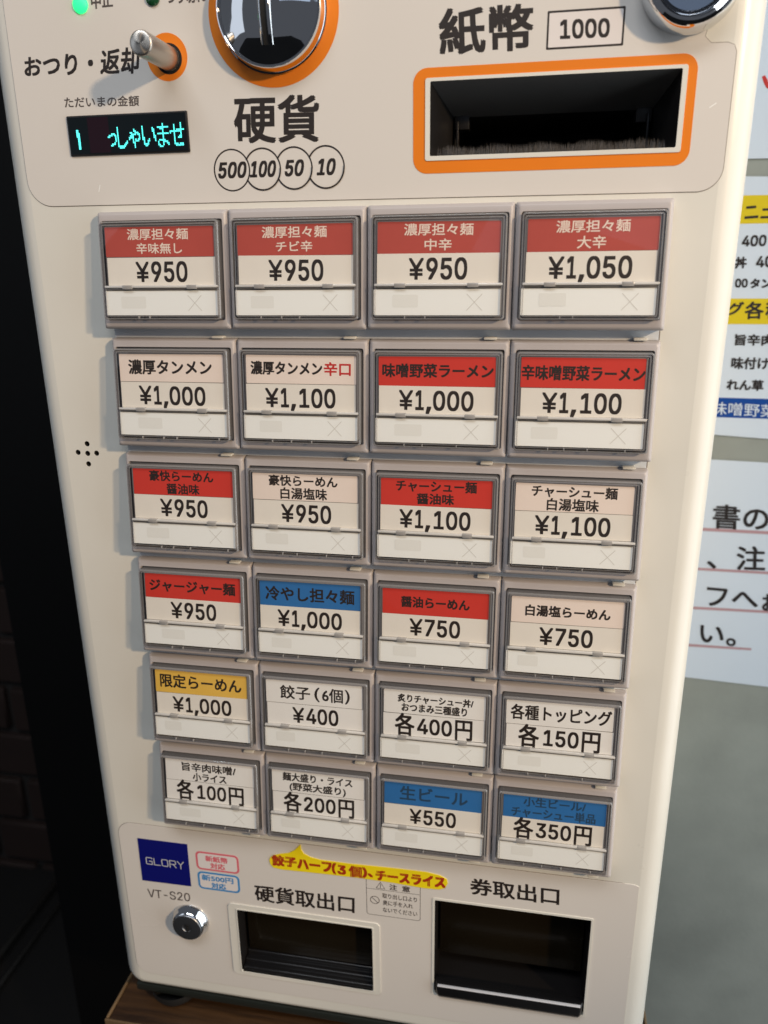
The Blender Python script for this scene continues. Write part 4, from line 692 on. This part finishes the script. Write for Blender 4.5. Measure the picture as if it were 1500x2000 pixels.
BT = [
 [('redm', [('濃厚担々麺', .21, .77, .06, .43), ('辛味無し', .29, .71, .54, .90)], C_, '¥950', 'red topped button, cream text, far left of the top row'),
  ('redm', [('濃厚担々麺', .22, .78, .06, .43), ('チビ辛', .34, .655, .54, .88)], C_, '¥950', 'red topped button, second from the left in the top row'),
  ('redm', [('濃厚担々麺', .22, .78, .06, .43), ('中辛', .39, .61, .54, .90)], C_, '¥950', 'red topped button, third from the left in the top row'),
  ('redm', [('濃厚担々麺', .22, .78, .06, .43), ('大辛', .385, .605, .54, .92)], C_, '¥1,050', 'red topped button priced 1,050 yen')],
 [('pink', [('濃厚タンメン', .09, .89, .2, .72)], K, '¥1,000', 'pale button priced 1,000 yen'),
  ('pink', [('濃厚タンメン', .045, .695, .22, .68)], K, '¥1,100', 'pale button with two red characters'),
  ('red', [('味噌野菜ラーメン', .035, .98, .24, .7)], K, '¥1,000', 'red topped button priced 1,000 yen'),
  ('red', [('辛味噌野菜ラーメン', .01, .995, .26, .74)], K, '¥1,100', 'red topped button whose text fills the full width')],
 [('red', [('豪快らーめん', .17, .81, .05, .45), ('醤油味', .34, .665, .55, .95)], K, '¥950', 'red topped button, third row, far left'),
  ('pink', [('豪快らーめん', .16, .81, .05, .45), ('白湯塩味', .27, .71, .52, .95)], K, '¥950', 'pale button priced 950 yen'),
  ('red', [('チャーシュー麺', .14, .86, .05, .46), ('醤油味', .33, .66, .53, .92)], K, '¥1,100', 'red topped button, third row, third from left'),
  ('pink', [('チャーシュー麺', .14, .86, .05, .46), ('白湯塩味', .275, .71, .51, .94)], K, '¥1,100', 'pale button priced 1,100 yen at the right of the third row')],
 [('red', [('ジャージャー麺', .05, .945, .22, .72)], K, '¥950', 'red topped button, fourth row, far left'),
  ('blue', [('冷やし担々麺', .06, .94, .2, .76)], K, '¥1,000', 'blue topped button priced 1,000 yen'),
  ('red', [('醤油らーめん', .18, .82, .28, .7)], K, '¥750', 'red topped button priced 750 yen'),
  ('pink', [('白湯塩らーめん', .13, .88, .3, .72)], K, '¥750', 'pale button priced 750 yen')],
 [('yellow', [('限定らーめん', .055, .94, .16, .76)], K, '¥1,000', 'yellow topped button'),
  ('white_card', [('餃子', .15, .46, .2, .78), ('(', .51, .56, .2, .82), ('6個', .59, .80, .2, .8), (')', .825, .87, .2, .82)], K, '¥400', 'white button priced 400 yen'),
  ('white_card', [('炙りチャーシュー丼/', .14, .88, .16, .5), ('おつまみ三種盛り', .18, .82, .54, .9)], K, '各400円', 'white button priced 400 yen each'),
  ('white_card', [('各種トッピング', .045, .98, .16, .78)], K, '各150円', 'white button priced 150 yen each')],
 [('white_card', [('旨辛肉味噌/', .19, .8, .1, .5), ('小ライス', .31, .69, .57, .96)], K, '各100円', 'white button priced 100 yen each'),
  ('white_card', [('麺大盛り・ライス', .12, .87, .08, .46), ('(野菜大盛り)', .195, .8, .53, .95)], K, '各200円', 'white button priced 200 yen each'),
  ('blue', [('生ビール', .165, .855, .14, .76)], 'inkblue', '¥550', 'blue topped button priced 550 yen'),
  ('blue', [('小生ビール/', .2, .8, .03, .44), ('チャーシュー単品', .085, .9, .5, .94)], 'inkblue', '各350円', 'blue topped button priced 350 yen each')]]
def jitter(objs, cx, cz, rot, dx, dz):
    m = Matrix.Translation(((cx+dx)*S, 0, (cz+dz)*S)) @ Matrix.Rotation(rot, 4, 'Y') @ Matrix.Translation((-cx*S, 0, -cz*S))
    for o in objs: o.matrix_basis = m @ o.matrix_basis
for r, row in enumerate(BT):
    for c, (cm, lines, ik, pr, lb) in enumerate(row):
        h = bpy.data.objects.new('selection_button', ME['housing']); col.objects.link(h); h.parent = tm
        h['label'] = lb; h.location = (c*PX*S, 0, -r*PZ*S)
        sub('button_well', 'well', h); sub('card_holder', 'holder', h); sub('lower_body', 'lowbody', h)
        nc = sub('name_card', 'name', h, cm); pc = sub('price_card', 'price', h, 'white_card' if cm == 'white_card' else 'cream')
        lc = sub('lower_card', 'low', h); sub('hinge_rod', 'hinge', h); sub('hinge_shadow_line', 'hinge_shade', h)
        g = sub('lamp_mark', 'gl', h); g.scale = (random.uniform(.8, 1.1), 1, 1); g.location = (random.uniform(0, 1.5)*S, 0, random.uniform(-.3, .3)*S)
        for x in (10.2, 35.0):
            o = sub('hinge_clip', 'clip', h); o.location.x = x*S
        for x in (random.uniform(12, 16), 20.6+random.uniform(-1, 1), random.uniform(26, 36), random.uniform(38, 44))[:random.choice((2, 3, 4))]:
            o = sub('cover_rib', 'rib', h); o.location.x = x*S
        sub('clear_cover', 'cover', h); sub('housing_tab', 'tab', h)
        t1 = text([(s, NQ(a, b, t, u)) for s, a, b, t, u in lines], -1.53, ik, h, .14 if len(lines) < 2 else (.06 if ik == C_ else .11), warp)
        t2 = text(price(pr), -1.53, 'inkb', h, .20, warp)
        t3 = []
        if (r, c) == (1, 1): t3 = [text([('辛口', NQ(.715, .95, .22, .68))], -1.53, 'inkred', h, .13, warp)]
        jitter([nc, t1]+t3, 24.8, -10.6, random.gauss(0, .005), random.uniform(-.25, .25), random.uniform(-.12, .12))
        jitter([pc, t2], 24.8, -20.5, random.gauss(0, .004), random.uniform(-.2, .2), random.uniform(-.05, .05))
        x0 = 35.2+random.uniform(-.4, .4)
        strokes('cross_mark', stroke([(x0, -29.0), (x0+5.0, -34.2)], .24)+stroke([(x0+5.0, -29.0), (x0, -34.2)], .24), -1.84, 'ghostx', h, warp)
        if cm in ('pink', 'white_card'):
            strokes('card_line', stroke([(4.15, -15.75), (45.5, -15.75)], .14), -1.56, 'inkfade', h, warp)
# base strips the housings stand on
for r in range(6):
    link('base_strip', box('base_strip', .6, 199.2, -1.6, 0.3, -r*PZ-44.55, -r*PZ-1.0, .15), 'strip', tm)
    link('strip_gap', box('strip_gap', .2, 199.8, -.12, 0.3, -r*PZ-44.75, -r*PZ-.6), 'edge', tm)

# ---- base plate and feet
link('base_plate', box('base_plate', -32, 217, 2, 185, -382, -377.2, 1), 'basep', tm)
def foot(x, y):
    V = []; F = []; n = 28; pr = [(13, -382), (13, -385), (11.5, -388), (9.5, -390)]
    for rad, z in pr:
        for i in range(n): a = 2*math.pi*i/n; V.append((x+rad*math.cos(a), y+rad*math.sin(a), z))
    for k in range(3):
        for i in range(n): F.append((k*n+i, k*n+(i+1) % n, (k+1)*n+(i+1) % n, (k+1)*n+i))
    F.append(tuple(range(3*n, 4*n))); return smooth_angle(mesh('rubber_foot', V, F), 40)
for x, y in ((-14, 12), (200, 12), (-14, 170), (200, 170)): link('rubber_foot', foot(x, y), 'rubber', tm)
